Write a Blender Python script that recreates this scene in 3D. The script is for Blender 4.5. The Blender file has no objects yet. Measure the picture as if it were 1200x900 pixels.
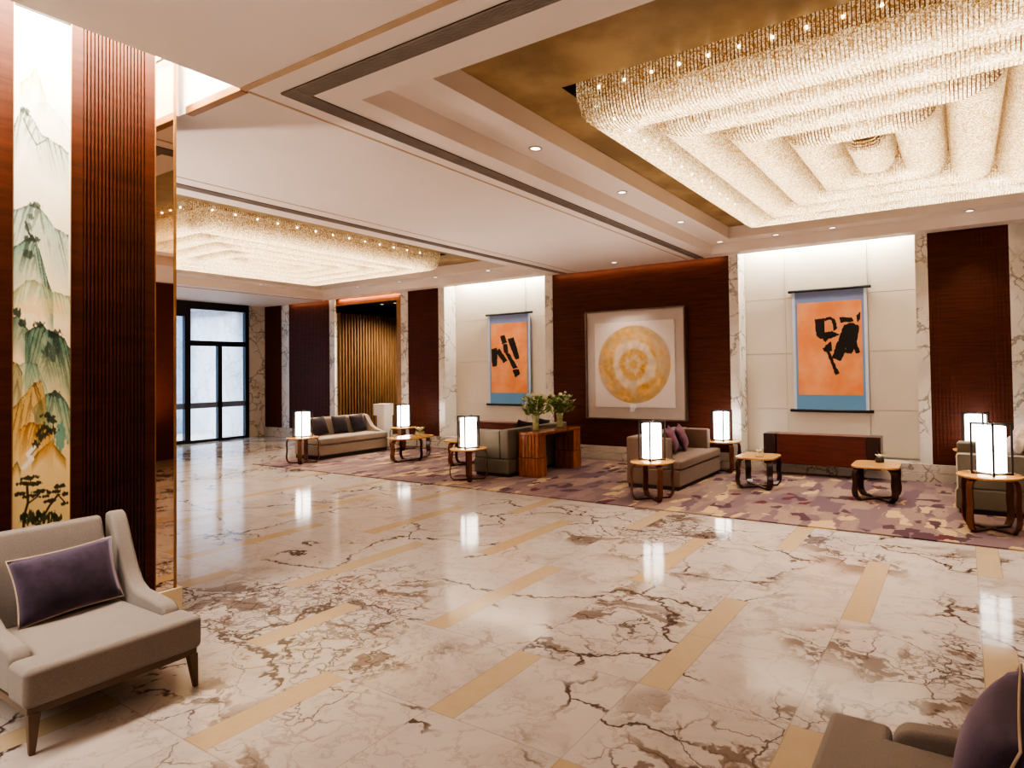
import bpy, bmesh, math, random
import numpy as np
from mathutils import Vector, Matrix
random.seed(7)
rng = np.random.default_rng(11)
C = bpy.context.scene.collection
PI = math.pi

# ------------------------------------------------------------------ mesh helper
class MB:
    def __init__(s): s.v = []; s.f = []; s.sm = []
    def add(s, vs, fs, smooth=False):
        b = len(s.v); s.v += [tuple(map(float, p)) for p in vs]
        for f in fs: s.f.append([i + b for i in f]); s.sm.append(smooth)
        return s
    def box(s, x0, x1, y0, y1, z0, z1):
        vs = [(x, y, z) for z in (z0, z1) for y in (y0, y1) for x in (x0, x1)]
        return s.add(vs, [(0,2,3,1),(4,5,7,6),(0,1,5,4),(2,6,7,3),(0,4,6,2),(1,3,7,5)])
    def quad(s, a, b, c, d): return s.add([a,b,c,d], [(0,1,2,3)])
    def prism(s, poly, axis, a, b):
        n = len(poly)
        def P(p, t):
            if axis == 'y': return (p[0], t, p[1])
            if axis == 'x': return (t, p[0], p[1])
            return (p[0], p[1], t)
        vs = [P(p, a) for p in poly] + [P(p, b) for p in poly]
        fs = [tuple(range(n))[::-1], tuple(range(n, 2*n))]
        fs += [(i, (i+1) % n, n + (i+1) % n, n + i) for i in range(n)]
        s.add(vs, fs); return s
    def tube(s, pts, r, n=8, closed=False, caps=True):
        pts = [Vector(p) for p in pts]; m = len(pts)
        rs = r if isinstance(r, (list, tuple)) else [r]*m
        up = None; vs = []
        for i, p in enumerate(pts):
            if closed: t = pts[(i+1) % m] - pts[i-1]
            else: t = pts[min(i+1, m-1)] - pts[max(i-1, 0)]
            t.normalize()
            if up is None:
                up = Vector((0,0,1)) if abs(t.z) < .9 else Vector((1,0,0))
            up = (up - t*up.dot(t)).normalized(); w = t.cross(up)
            for k in range(n):
                a = 2*PI*k/n
                vs.append(p + (up*math.cos(a) + w*math.sin(a))*rs[i])
        fs = []
        for i in range(m if closed else m-1):
            j = (i+1) % m
            fs += [(i*n+k, i*n+(k+1) % n, j*n+(k+1) % n, j*n+k) for k in range(n)]
        if caps and not closed:
            fs += [tuple(range(n))[::-1], tuple(range((m-1)*n, m*n))]
        return s.add(vs, fs, True)
    def lathe(s, prof, n=28, c=(0,0,0), smooth=True, cap=True):
        m = len(prof); vs = []
        for (r, z) in prof:
            for k in range(n):
                a = 2*PI*k/n
                vs.append((c[0]+r*math.cos(a), c[1]+r*math.sin(a), c[2]+z))
        fs = []
        for i in range(m-1):
            fs += [(i*n+k, i*n+(k+1) % n, (i+1)*n+(k+1) % n, (i+1)*n+k) for k in range(n)]
        s.add(vs, fs, smooth)
        if cap:
            b = len(s.v) - m*n
            s.f.append([b+k for k in range(n)][::-1]); s.sm.append(False)
            s.f.append([b+(m-1)*n+k for k in range(n)]); s.sm.append(False)
        return s
    def band(s, path, wdir, w, t):
        """flat strip of width w (along wdir) and thickness t following a path"""
        wd = Vector(wdir).normalized()*w/2; m = len(path); vs = []
        pts = [Vector(p) for p in path]
        for i in range(m):
            tg = (pts[min(i+1, m-1)] - pts[max(i-1, 0)]).normalized()
            nn = tg.cross(wd).normalized()*t/2
            vs += [pts[i]+wd+nn, pts[i]-wd+nn, pts[i]-wd-nn, pts[i]+wd-nn]
        fs = []
        for i in range(m-1):
            for k in range(4):
                fs.append((i*4+k, i*4+(k+1) % 4, (i+1)*4+(k+1) % 4, (i+1)*4+k))
        fs += [(3,2,1,0), tuple((m-1)*4+k for k in range(4))]
        return s.add(vs, fs)
    def build(s, name, mat=None, parent=None, loc=(0,0,0), bevel=0, seg=3, sub=0, smooth=None, rot=None):
        me = bpy.data.meshes.new(name); me.from_pydata(s.v, [], s.f)
        sm = [True]*len(s.f) if (smooth or bevel) else s.sm
        if smooth is False: sm = [False]*len(s.f)
        me.polygons.foreach_set('use_smooth', sm)
        bm = bmesh.new(); bm.from_mesh(me)
        bmesh.ops.recalc_face_normals(bm, faces=bm.faces); bm.to_mesh(me); bm.free()
        if mat: me.materials.append(mat)
        o = bpy.data.objects.new(name, me); C.objects.link(o); o.location = loc
        if rot: o.rotation_euler = rot
        if parent: o.parent = parent
        if bevel:
            md = o.modifiers.new('Bevel', 'BEVEL'); md.width = bevel; md.segments = seg
            md.limit_method = 'ANGLE'; md.angle_limit = .6; md.harden_normals = True
        if sub:
            md = o.modifiers.new('Subdivision', 'SUBSURF'); md.levels = md.render_levels = sub
        return o

def tag(o, label=None, cat=None, group=None, kind=None):
    if label: o['label'] = label
    if cat: o['category'] = cat
    if group: o['group'] = group
    if kind: o['kind'] = kind
    return o
def thing(name, label, cat, loc=(0,0,0), rz=0, group=None):
    o = bpy.data.objects.new(name, None); C.objects.link(o)
    o.empty_display_size = .1
    o.location = loc; o.rotation_euler = (0,0,rz)
    return tag(o, label, cat, group)
def struct(mb, name, mat, **k):
    return tag(mb.build(name, mat, **k), kind='structure')
def copy_tree(o, parent=None):
    c = o.copy(); C.objects.link(c)
    if parent: c.parent = parent
    for ch in o.children: copy_tree(ch, c)
    return c
def dup(o, loc, rz=None, label=None):
    c = copy_tree(o); c.location = loc
    if rz is not None: c.rotation_euler = (0,0,rz)
    if label: c['label'] = label
    return c

# ------------------------------------------------------------------ materials
class NT:
    def __init__(s, name):
        s.m = bpy.data.materials.new(name); s.m.use_nodes = True
        s.t = s.m.node_tree; s.n = s.t.nodes; s.b = s.n['Principled BSDF']
        s.out = s.n['Material Output']; s._g = None
    def N(s, typ, **kw):
        nd = s.n.new(typ)
        for k, v in kw.items():
            if k.startswith('i_'): nd.inputs[k[2:].replace('_', ' ')].default_value = v
            else: setattr(nd, k, v)
        return nd
    def L(s, a, b): s.t.links.new(a, b)
    def set(s, sock, v):
        if isinstance(v, bpy.types.NodeSocket): s.L(v, sock)
        else: sock.default_value = v
    def pos(s):
        if s._g is None: s._g = s.N('ShaderNodeNewGeometry')
        return s._g.outputs['Position']
    def obj(s): return s.N('ShaderNodeTexCoord').outputs['Object']
    def M(s, op, a, b=None, c=None, clamp=False):
        nd = s.N('ShaderNodeMath', operation=op, use_clamp=clamp)
        s.set(nd.inputs[0], a)
        if b is not None: s.set(nd.inputs[1], b)
        if c is not None: s.set(nd.inputs[2], c)
        return nd.outputs[0]
    def V(s, op, a, b=None, scale=None):
        nd = s.N('ShaderNodeVectorMath', operation=op)
        s.set(nd.inputs[0], a)
        if b is not None: s.set(nd.inputs[1], b)
        if scale is not None: s.set(nd.inputs['Scale'], scale)
        return nd.outputs[0]
    def xyz(s, v):
        nd = s.N('ShaderNodeSeparateXYZ'); s.L(v, nd.inputs[0]); return nd.outputs
    def comb(s, x, y, z):
        nd = s.N('ShaderNodeCombineXYZ')
        for i, v in enumerate((x, y, z)): s.set(nd.inputs[i], v)
        return nd.outputs[0]
    def noise(s, vec, scale, detail=4, rough=.55, dist=0, color=False):
        nd = s.N('ShaderNodeTexNoise'); s.L(vec, nd.inputs['Vector'])
        nd.inputs['Scale'].default_value = scale; nd.inputs['Detail'].default_value = detail
        nd.inputs['Roughness'].default_value = rough; nd.inputs['Distortion'].default_value = dist
        return nd.outputs['Color' if color else 'Fac']
    def voro(s, vec, scale, feature='F1', metric='EUCLIDEAN', out='Distance', rand=1):
        nd = s.N('ShaderNodeTexVoronoi', feature=feature)
        if feature != 'DISTANCE_TO_EDGE': nd.distance = metric
        s.L(vec, nd.inputs['Vector']); nd.inputs['Scale'].default_value = scale
        nd.inputs['Randomness'].default_value = rand
        return nd.outputs[out]
    def ramp(s, fac, stops, interp='LINEAR'):
        nd = s.N('ShaderNodeValToRGB'); cr = nd.color_ramp; cr.interpolation = interp
        while len(cr.elements) < len(stops): cr.elements.new(.5)
        for e, (p, c) in zip(cr.elements, stops):
            e.position = p; e.color = (*c, 1) if len(c) == 3 else c
        s.set(nd.inputs[0], fac); return nd.outputs[0]
    def step(s, v, lo, hi):
        nd = s.N('ShaderNodeMapRange', interpolation_type='SMOOTHSTEP')
        s.set(nd.inputs[0], v); nd.inputs[1].default_value = lo; nd.inputs[2].default_value = hi
        return nd.outputs[0]
    def mix(s, fac, a, b, mode='MIX'):
        nd = s.N('ShaderNodeMix', data_type='RGBA', blend_type=mode)
        s.set(nd.inputs[0], fac)
        for i, v in ((6, a), (7, b)):
            if isinstance(v, (tuple, list)): v = (*v, 1) if len(v) == 3 else v
            s.set(nd.inputs[i], v)
        return nd.outputs[2]
    def P(s, **kw):
        for k, v in kw.items():
            k = k.replace('_', ' ')
            if isinstance(v, (tuple, list)) and len(v) == 3: v = (*v, 1)
            s.set(s.b.inputs[k], v)
        return s.m
    def bump(s, h, strength=.3, dist=.01):
        nd = s.N('ShaderNodeBump'); s.set(nd.inputs['Height'], h)
        nd.inputs['Strength'].default_value = strength; nd.inputs['Distance'].default_value = dist
        s.L(nd.outputs[0], s.b.inputs['Normal'])

def srgb(r, g, b):
    f = lambda c: c/12.92 if c <= .04045 else ((c+.055)/1.055)**2.4
    return (f(r/255), f(g/255), f(b/255))
def simple(name, col, rough=.5, metal=0, var=.06, scale=6, **kw):
    t = NT(name); n = t.noise(t.obj(), scale, 3)
    c = t.mix(t.step(n, .3, .7), tuple(x*(1-var) for x in col), tuple(min(1, x*(1+var)) for x in col))
    return t.P(Base_Color=c, Roughness=rough, Metallic=metal, **kw)
def fabric(name, col, dark=.82, scale=260, sheen=.2):
    t = NT(name); p = t.obj()
    n = t.noise(p, scale, 2); n2 = t.noise(p, 5, 3)
    c = t.mix(t.step(n, .35, .65), tuple(x*dark for x in col), col)
    c = t.mix(t.M('MULTIPLY', t.step(n2, .35, .75), .25), c, tuple(x*.75 for x in col))
    t.bump(n, .35, .003)
    return t.P(Base_Color=c, Roughness=.9, Sheen_Weight=sheen)
def velvet(name, col, sheen=.6):
    t = NT(name); p = t.obj()
    n = t.noise(p, 9, 5, .65); n2 = t.noise(p, 160, 2)
    c = t.mix(t.step(n, .35, .7), tuple(x*.6 for x in col), tuple(x*1.5 for x in col))
    t.bump(n2, .2, .002)
    return t.P(Base_Color=c, Roughness=.75, Sheen_Weight=sheen, Sheen_Tint=(.8, .65, .9, 1))
def wood(name, a, b, axis='z', scale=3.0, rough=.35, stretch=14, coat=0):
    t = NT(name); p = t.pos() if name.startswith('wall') else t.obj()
    x, y, z = t.xyz(p)
    k = {'z': (stretch, stretch, 1), 'x': (1, stretch, stretch), 'y': (stretch, 1, stretch)}[axis]
    v = t.comb(t.M('MULTIPLY', x, k[0]), t.M('MULTIPLY', y, k[1]), t.M('MULTIPLY', z, k[2]))
    n = t.noise(v, scale, 5, .6, .6); n2 = t.noise(v, scale*5, 3, .6)
    f = t.M('ADD', t.M('MULTIPLY', n, .7), t.M('MULTIPLY', n2, .3))
    c = t.ramp(f, [(.3, a), (.7, b)])
    t.bump(n2, .08, .004)
    return t.P(Base_Color=c, Roughness=rough, Specular_IOR_Level=.25 if name.startswith('wall') else .5, Coat_Weight=coat, Coat_Roughness=.1)
def vertex_paint(name, rough=.6, **kw):
    t = NT(name); a = t.N('ShaderNodeVertexColor', layer_name='paint')
    return t.P(Base_Color=a.outputs['Color'], Roughness=rough, **kw)
def emit(name, col, st):
    t = NT(name); n = t.noise(t.obj(), 3, 2)
    c = t.mix(t.step(n, .3, .7), tuple(x*.97 for x in col), col)
    return t.P(Base_Color=(.8,.8,.8), Emission_Color=c, Emission_Strength=st)

def floor_marble():
    t = NT('polished floor marble'); p = t.pos(); x, y, z = t.xyz(p)
    K = t.M('DIVIDE', t.M('ADD', x, 2.30), .785); k = t.M('FLOOR', K); fx = t.M('MULTIPLY', t.M('FRACT', K), .785)
    d = t.M('SUBTRACT', y, 2.93)
    far = t.M('GREATER_THAN', d, 0.0)
    per = t.M('ADD', .73, t.M('MULTIPLY', far, .66))
    J = t.M('DIVIDE', d, per); j = t.M('FLOOR', J); fy = t.M('MULTIPLY', t.M('FRACT', J), per)
    par = t.M('FLOORED_MODULO', t.M('ADD', k, j), 2.0)
    isS = t.M('MULTIPLY', t.M('LESS_THAN', fx, .172), t.M('GREATER_THAN', par, .5))
    # slab joints
    e = lambda v, w: t.M('LESS_THAN', v, w)
    jx = t.M('MAXIMUM', e(fx, .005), t.M('MULTIPLY', t.M('MULTIPLY', t.M('LESS_THAN', t.M('ABSOLUTE', t.M('SUBTRACT', fx, .172)), .003), 1.0), par))
    jy = t.M('MAXIMUM', e(fy, .005), t.M('MULTIPLY', far, e(t.M('ABSOLUTE', t.M('SUBTRACT', fy, .695)), .0025)))
    joint = t.M('MAXIMUM', jx, jy)
    # veining
    off = t.N('ShaderNodeTexWhiteNoise', noise_dimensions='2D')
    t.L(t.comb(k, j, 0), off.inputs['Vector'])
    q = t.V('ADD', p, t.V('SCALE', off.outputs['Color'], scale=.22))
    w1 = t.noise(q, 1.1, 5, .6, color=True); w2 = t.noise(q, 4.5, 4, .6, color=True)
    qw = t.V('ADD', q, t.V('SCALE', t.V('SUBTRACT', w1, (.5,.5,.5)), scale=.75))
    qw = t.V('ADD', qw, t.V('SCALE', t.V('SUBTRACT', w2, (.5,.5,.5)), scale=.16))
    w3 = t.noise(q, 15, 3, .6, color=True)
    qw = t.V('ADD', qw, t.V('SCALE', t.V('SUBTRACT', w3, (.5,.5,.5)), scale=.05))
    sx, sy, sz = t.xyz(qw)
    qs = t.comb(t.M('ADD', t.M('MULTIPLY', sx, .75), t.M('MULTIPLY', sy, .35)), t.M('SUBTRACT', t.M('MULTIPLY', sy, 1.15), t.M('MULTIPLY', sx, .25)), sz)
    big = t.voro(qs, 1.15, 'DISTANCE_TO_EDGE'); mid = t.voro(qs, 3.6, 'DISTANCE_TO_EDGE'); fine = t.voro(qs, 10.0, 'DISTANCE_TO_EDGE')
    dd = t.N('ShaderNodeVectorMath', operation='DISTANCE'); t.L(p, dd.inputs[0]); dd.inputs[1].default_value = (-.45, 3.35, 0)
    d2 = t.N('ShaderNodeVectorMath', operation='DISTANCE'); t.L(p, d2.inputs[0]); d2.inputs[1].default_value = (-1.05, 2.25, 0)
    boost = t.M('ADD', t.M('MULTIPLY', t.M('SUBTRACT', 1.0, t.step(dd.outputs['Value'], .2, 1.3)), .14), t.M('MULTIPLY', t.M('SUBTRACT', 1.0, t.step(d2.outputs['Value'], .1, .8)), .14))
    for c_, r0, r1, k_ in (((-6.8, 4.9, 0), 1.0, 3.2, .16), ((-2.1, 4.3, 0), .4, 1.5, .10)):
        dn = t.N('ShaderNodeVectorMath', operation='DISTANCE'); t.L(p, dn.inputs[0]); dn.inputs[1].default_value = c_
        boost = t.M('SUBTRACT', boost, t.M('MULTIPLY', t.M('SUBTRACT', 1.0, t.step(dn.outputs['Value'], r0, r1)), k_))
    m1 = t.M('ADD', t.noise(q, .62, 3, .5), boost); m2 = t.noise(t.V('ADD', q, (7.3, 2.1, 0)), .95, 3, .5)
    inv = lambda s: t.M('SUBTRACT', 1.0, s)
    v1 = t.M('MULTIPLY', inv(t.step(big, .004, .022)), t.step(m2, .47, .56))
    v2 = t.M('MULTIPLY', inv(t.step(mid, .006, .032)), t.step(m1, .47, .58))
    v3 = t.M('MULTIPLY', inv(t.step(fine, .02, .10)), t.step(m1, .55, .63))
    patch = t.M('MULTIPLY', t.step(t.noise(qs, 2.0, 4, .55, 1.1), .53, .57), t.step(m1, .47, .56))
    grey = t.step(t.noise(qs, 1.7, 6, .62, .8), .45, .85)
    base = t.mix(t.M('MULTIPLY', grey, .6), srgb(182, 170, 162), srgb(130, 115, 106))
    hair = t.M('MULTIPLY', inv(t.step(t.M('ABSOLUTE', t.M('SUBTRACT', t.noise(qs, 2.6, 5, .6), .5)), .0, .02)), .28)
    base = t.mix(hair, base, srgb(120, 102, 92))
    base = t.mix(t.M('MULTIPLY', patch, .8), base, srgb(104, 84, 72))
    vein = t.M('MAXIMUM', t.M('MULTIPLY', v1, .95), t.M('MAXIMUM', t.M('MULTIPLY', v2, .85), t.M('MULTIPLY', v3, .6)))
    base = t.mix(vein, base, srgb(76, 60, 53))
    bn = t.noise(q, 14, 4, .6)
    beige = t.mix(bn, srgb(166, 140, 106), srgb(184, 160, 128))
    beige = t.mix(t.M('MULTIPLY', off.outputs['Value'], .45), beige, srgb(178, 162, 144))
    c = t.mix(isS, base, beige)
    c = t.mix(t.M('MULTIPLY', joint, .38), c, srgb(104, 92, 80))
    r = t.M('ADD', .06, t.M('MULTIPLY', t.noise(q, 3, 3), .09))
    return t.P(Base_Color=c, Roughness=r, IOR=1.28, Specular_IOR_Level=.5)
def wall_marble(name='white wall marble', s=1.0, tint=(1,1,1), vs=.7):
    t = NT(name); p = t.pos()
    w = t.noise(p, 1.7*s, 5, .6, color=True)
    q = t.V('ADD', p, t.V('SCALE', t.V('SUBTRACT', w, (.5,.5,.5)), scale=.7/s))
    vd = t.voro(q, 2.3*s, 'DISTANCE_TO_EDGE'); m = t.noise(p, 1.6*s, 3)
    vf = t.voro(q, 8*s, 'DISTANCE_TO_EDGE')
    v = t.M('MULTIPLY', t.M('SUBTRACT', 1.0, t.step(vd, .004, .05)), t.step(m, .38, .55))
    v2 = t.M('MULTIPLY', t.M('SUBTRACT', 1.0, t.step(vf, .01, .1)), t.step(m, .54, .64))
    g = t.step(t.noise(q, 2.2*s, 5), .42, .8)
    mul = lambda c: tuple(a*b for a, b in zip(c, tint))
    c = t.mix(t.M('MULTIPLY', g, .5), mul(srgb(226, 220, 212)), mul(srgb(178, 170, 162)))
    c = t.mix(t.M('MULTIPLY', t.M('MAXIMUM', v, v2), vs), c, mul(srgb(112, 104, 98)))
    return t.P(Base_Color=c, Roughness=.15)
def carpet_mat():
    t = NT('purple patchwork carpet'); p = t.pos(); x, y, z = t.xyz(p)
    n = t.noise(p, 3.2, 4, .6, color=True); nb = t.noise(p, 16, 3, .6, color=True)
    q = t.V('ADD', p, t.V('SCALE', t.V('SUBTRACT', n, (.5,.5,.5)), scale=.10))
    q = t.V('ADD', q, t.V('SCALE', t.V('SUBTRACT', nb, (.5,.5,.5)), scale=.06))
    nc = t.noise(p, 45, 2, .6, color=True); q = t.V('ADD', q, t.V('SCALE', t.V('SUBTRACT', nc, (.5,.5,.5)), scale=.035))
    qx, qy, qz = t.xyz(q)
    qa = t.comb(t.M('MULTIPLY', qx, 1.75), t.M('MULTIPLY', qy, .62), 0)
    c1 = t.voro(qa, 3.0, 'F1', 'CHEBYCHEV', 'Color'); f1 = t.xyz(c1)[0]; f1b = t.xyz(c1)[1]
    base = t.ramp(f1, [(0, srgb(120,97,92)), (.2, srgb(133,110,98)), (.42, srgb(110,88,90)), (.62, srgb(141,118,104)), (.8, srgb(99,78,84)), (.92, srgb(126,102,96))], 'CONSTANT')
    fib = t.noise(p, 34, 4, .7)
    base = t.mix(t.M('MULTIPLY', t.step(fib, .35, .7), .34), base, srgb(100, 78, 92))
    qc = t.comb(t.M('MULTIPLY', qx, 2.2), t.M('MULTIPLY', qy, .8), 3.0)
    c2 = t.voro(qc, 3.4, 'F1', 'CHEBYCHEV', 'Color'); mk = t.noise(p, .9, 2)
    cream = t.M('MULTIPLY', t.M('GREATER_THAN', t.xyz(c2)[0], .86), t.step(mk, .46, .49))
    base = t.mix(t.M('MULTIPLY', cream, .9), base, srgb(176, 148, 110))
    qd = t.V('ADD', t.comb(t.M('MULTIPLY', qx, 2.2), t.M('MULTIPLY', qy, 1.5), 0), (5, 9, 0))
    c3 = t.voro(qd, 3.6, 'F1', 'CHEBYCHEV', 'Color'); mk2 = t.noise(t.V('ADD', p, (3.7, 1, 0)), 1.0, 2)
    plum = t.M('MULTIPLY', t.M('GREATER_THAN', t.xyz(c3)[1], .84), t.step(mk2, .46, .49))
    base = t.mix(plum, base, t.mix(t.M('GREATER_THAN', t.xyz(c3)[2], .8), srgb(70, 44, 54), srgb(84, 30, 40)))
    t.bump(fib, .4, .004)
    return t.P(Base_Color=base, Roughness=.95)

PLASTER = simple('pinkish ceiling plaster', srgb(238, 224, 214), .6, var=.02, scale=1)
GOLD = NT('gold leaf ceiling'); _p = GOLD.pos()
GOLD = GOLD.P(Base_Color=GOLD.mix(GOLD.step(GOLD.noise(_p, 1.6, 5), .35, .7), srgb(142, 118, 82), srgb(182, 156, 114)), Metallic=.2, Roughness=.5)
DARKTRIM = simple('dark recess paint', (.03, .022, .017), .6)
VENT = simple('dark bronze vent', (.36, .30, .26), .5, .1)
BRONZE = simple('bronze trim', srgb(170, 128, 86), .35, .7)
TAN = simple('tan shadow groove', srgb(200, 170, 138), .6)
FLOOR = floor_marble()
WMARB = wall_marble()
VMARB = wall_marble('cool vestibule marble', .6, (1.0, 1.04, 1.14), .3)
BMARB = wall_marble('grey baseboard marble', 1.3, (.8, .76, .72))
CARPET = carpet_mat()
WALLWOOD = wood('wall wood panel', srgb(64, 31, 22), srgb(104, 53, 38), 'x', 2.2, .5, 16)
RIBWOOD = wood('wall ribbed wood', srgb(58, 29, 17), srgb(88, 46, 27), 'y', 2.0, .36, 12)
GOLDRIB = wood('wall golden ribbed screen', srgb(78, 58, 42), srgb(128, 98, 68), 'z', 2, .3, 10)
CREAM = simple('cream wall panel', srgb(214, 204, 192), .5, var=.02, scale=1.2)
MIRROR = simple('bronze mirror', srgb(226, 206, 186), .02, 1, var=.01)
BLACKFR = simple('black door frame', (.012, .012, .015), .3)
TABLETOP = wood('honey wood top', srgb(188, 134, 78), srgb(222, 172, 108), 'x', 3, .22, 10, .3)
TABLELEG = wood('bent walnut leg', srgb(72, 38, 22), srgb(122, 66, 36), 'z', 5, .28, 8, .3)
DARKLEG = wood('dark bent leg', srgb(44, 26, 20), srgb(74, 42, 30), 'z', 5, .3, 8, .3)
DESKWOOD = wood('striped desk wood', srgb(84, 42, 24), srgb(182, 112, 68), 'z', 3, .22, 12, .4)
CONSWOOD = wood('red console wood', srgb(84, 34, 26), srgb(122, 54, 40), 'x', 3, .3, 12, .3)
CONSDARK = wood('dark console wood', srgb(50, 26, 22), srgb(74, 40, 34), 'z', 3, .3, 12, .3)
CHAIRFAB = fabric('warm grey chair fabric', srgb(142, 130, 122))
CHAIRLEG = simple('taupe chair leg', srgb(104, 82, 66), .4)
SOFA_A = fabric('pale taupe sofa fabric', srgb(160, 142, 126))
SOFA_B = fabric('olive grey sofa fabric', srgb(112, 100, 84))
SOFA_C = fabric('brown taupe sofa fabric', srgb(120, 94, 78))
PIPE = simple('pale piping', srgb(200, 180, 158), .7)
PURPLE = velvet('purple velvet', srgb(52, 37, 56))
PLUM = velvet('dusty plum velvet', srgb(104, 58, 72), .15)
DARKCUSH = velvet('dark plum velvet', srgb(36, 20, 24), .08)
PALECUSH = velvet('pale taupe velvet', srgb(196, 176, 158))
SHADE = emit('glowing lamp shade', (1, .95, .88), 4.5)
LAMPFR = simple('black lamp frame', (.02, .016, .0142), .4)
BULB = emit('chandelier bulb', (1, .88, .68), 9)
SPOTGLOW = emit('downlight lens', (1, .87, .68), 2.5)
CHROME = simple('satin chrome', (.55, .5, .46), .3, .9)
COVE = emit('cove light diffuser', (1, .95, .86), 14.0)

def glass_mat(name, tint=(1,1,1), refl=.5):
    t = NT(name); tr = t.N('ShaderNodeBsdfTransparent'); gl = t.N('ShaderNodeBsdfGlossy')
    tr.inputs[0].default_value = (*tint, 1); gl.inputs['Roughness'].default_value = .02
    fr = t.N('ShaderNodeFresnel'); fr.inputs[0].default_value = 1.45
    ms = t.N('ShaderNodeMixShader'); t.L(t.M('MULTIPLY', fr.outputs[0], refl), ms.inputs[0])
    t.L(tr.outputs[0], ms.inputs[1]); t.L(gl.outputs[0], ms.inputs[2]); t.L(ms.outputs[0], t.out.inputs['Surface'])
    return t.m
GLASS = glass_mat('clear door glass', (.86, .93, 1.0))
def vase_glass():
    t = NT('pale vase glass'); tr = t.N('ShaderNodeBsdfTransparent'); ms = t.N('ShaderNodeMixShader')
    t.P(Base_Color=srgb(206, 206, 160), Roughness=.08); ms.inputs[0].default_value = .38
    t.L(tr.outputs[0], ms.inputs[1]); t.L(t.b.outputs[0], ms.inputs[2]); t.L(ms.outputs[0], t.out.inputs['Surface']); return t.m
VASEGLASS = vase_glass()
FROST = simple('frosted glass band', srgb(120, 130, 150), .5)

def crystal_mat():
    t = NT('crystal bead strand'); p = t.obj()
    n = t.voro(p, 120, 'F1', out='Color'); nv = t.xyz(n)[0]
    c = t.mix(t.step(nv, .2, .8), srgb(186, 144, 82), srgb(255, 243, 210))
    df = t.N('ShaderNodeBsdfDiffuse'); tr = t.N('ShaderNodeBsdfTranslucent'); gl = t.N('ShaderNodeBsdfGlossy')
    em = t.N('ShaderNodeEmission'); gl.inputs['Roughness'].default_value = .22
    t.L(c, df.inputs[0]); t.L(c, tr.inputs[0]); t.L(c, em.inputs[0])
    t.set(em.inputs[1], t.M('MULTIPLY', t.M('POWER', nv, 3.0), .22))  # sparkle put in as a faint glow on the paler beads
    a = t.N('ShaderNodeMixShader'); a.inputs[0].default_value = .62; t.L(df.outputs[0], a.inputs[1]); t.L(tr.outputs[0], a.inputs[2])
    b = t.N('ShaderNodeMixShader'); b.inputs[0].default_value = .10; t.L(a.outputs[0], b.inputs[1]); t.L(gl.outputs[0], b.inputs[2])
    d = t.N('ShaderNodeAddShader'); t.L(b.outputs[0], d.inputs[0]); t.L(em.outputs[0], d.inputs[1])
    t.L(d.outputs[0], t.out.inputs['Surface'])
    return t.m
CRYSTAL = crystal_mat()

# ------------------------------------------------------------------ camera (fitted to the photograph's vanishing points)
f_, yaw, pitch, roll, cx, cy = 723.5926, .5381, .0208, -.0150, 696.63, 419.198
Fv = Vector((-math.sin(yaw), math.cos(yaw), 0)); Rv = Vector((math.cos(yaw), math.sin(yaw), 0)); Uv = Vector((0,0,1))
F2 = Fv*math.cos(pitch) + Uv*math.sin(pitch); U2 = Uv*math.cos(pitch) - Fv*math.sin(pitch)
R3 = Rv*math.cos(roll) + U2*math.sin(roll); U3 = U2*math.cos(roll) - Rv*math.sin(roll)
cam = bpy.data.cameras.new('camera'); co = bpy.data.objects.new('camera', cam); C.objects.link(co)
co.matrix_world = Matrix(((R3.x, U3.x, -F2.x, 0), (R3.y, U3.y, -F2.y, 0), (R3.z, U3.z, -F2.z, 1.65), (0,0,0,1)))
cam.sensor_width = 36; cam.lens = f_*36/1200
cam.shift_x = (600-cx)/1200; cam.shift_y = (cy-450)/1200
cam.clip_start = .05; cam.clip_end = 100
bpy.context.scene.camera = co

# ------------------------------------------------------------------ setting
ZC, Z1, Z2, ZT = 3.53, 3.69, 3.87, 3.99
YB = 9.95                                                 # front of the far wall
LW = -4.72                                                # left panelled wall
XL, XR, YN = -16.5, 4.2, -5.0
struct(MB().box(-20.5, XR+.2, YN-.2, 12.6, -.1, 0), 'floor', FLOOR)

def plane_holes(mb, x0, x1, y0, y1, holes, z):
    xs = sorted({x0, x1} | {min(max(h[i], x0), x1) for h in holes for i in (0, 1)})
    ys = sorted({y0, y1} | {min(max(h[i], y0), y1) for h in holes for i in (2, 3)})
    for a, b in zip(xs, xs[1:]):
        for c, d in zip(ys, ys[1:]):
            mx, my = (a+b)/2, (c+d)/2
            if any(h[0] < mx < h[1] and h[2] < my < h[3] for h in holes): continue
            mb.quad((a,c,z), (a,d,z), (b,d,z), (b,c,z))
    return mb
def risers(mb, h, za, zb):
    x0, x1, y0, y1 = h
    for a, b in (((x0,y0),(x0,y1)), ((x0,y1),(x1,y1)), ((x1,y1),(x1,y0)), ((x1,y0),(x0,y0))):
        mb.quad((*a, za), (*b, za), (*b, zb), (*a, zb))
bays = []
for xc in (-.70, -10.25):
    hw = 2.8 if xc > -5 else 3.32
    if xc < -5: t1 = (-13.62, -6.90, 2.80, 9.68); t2 = (-13.22, -7.30, 3.08, 9.38)
    else: t1 = (-3.50, 2.10, 2.80, 9.68); t2 = (-3.11, 1.71, 3.08, 9.38)
    g = (xc-1.95, xc+1.95, 4.0, 8.52)
    bays.append((t1, t2, g))
slot = (LW-.1, -4.02, YN, 2.27)
m = MB(); plane_holes(m, XL, XR, YN, YB, [bays[0][0], bays[1][0], slot], ZC)
for t1, t2, g in bays: risers(m, t1, ZC, Z1); plane_holes(m, *t1, [t2], Z1); risers(m, t2, Z1, Z2)
risers(m, slot, ZC, 4.0)
struct(m, 'ceiling', PLASTER)
m = MB()
for t1, t2, g in bays: plane_holes(m, *t2, [g], Z2)
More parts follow.
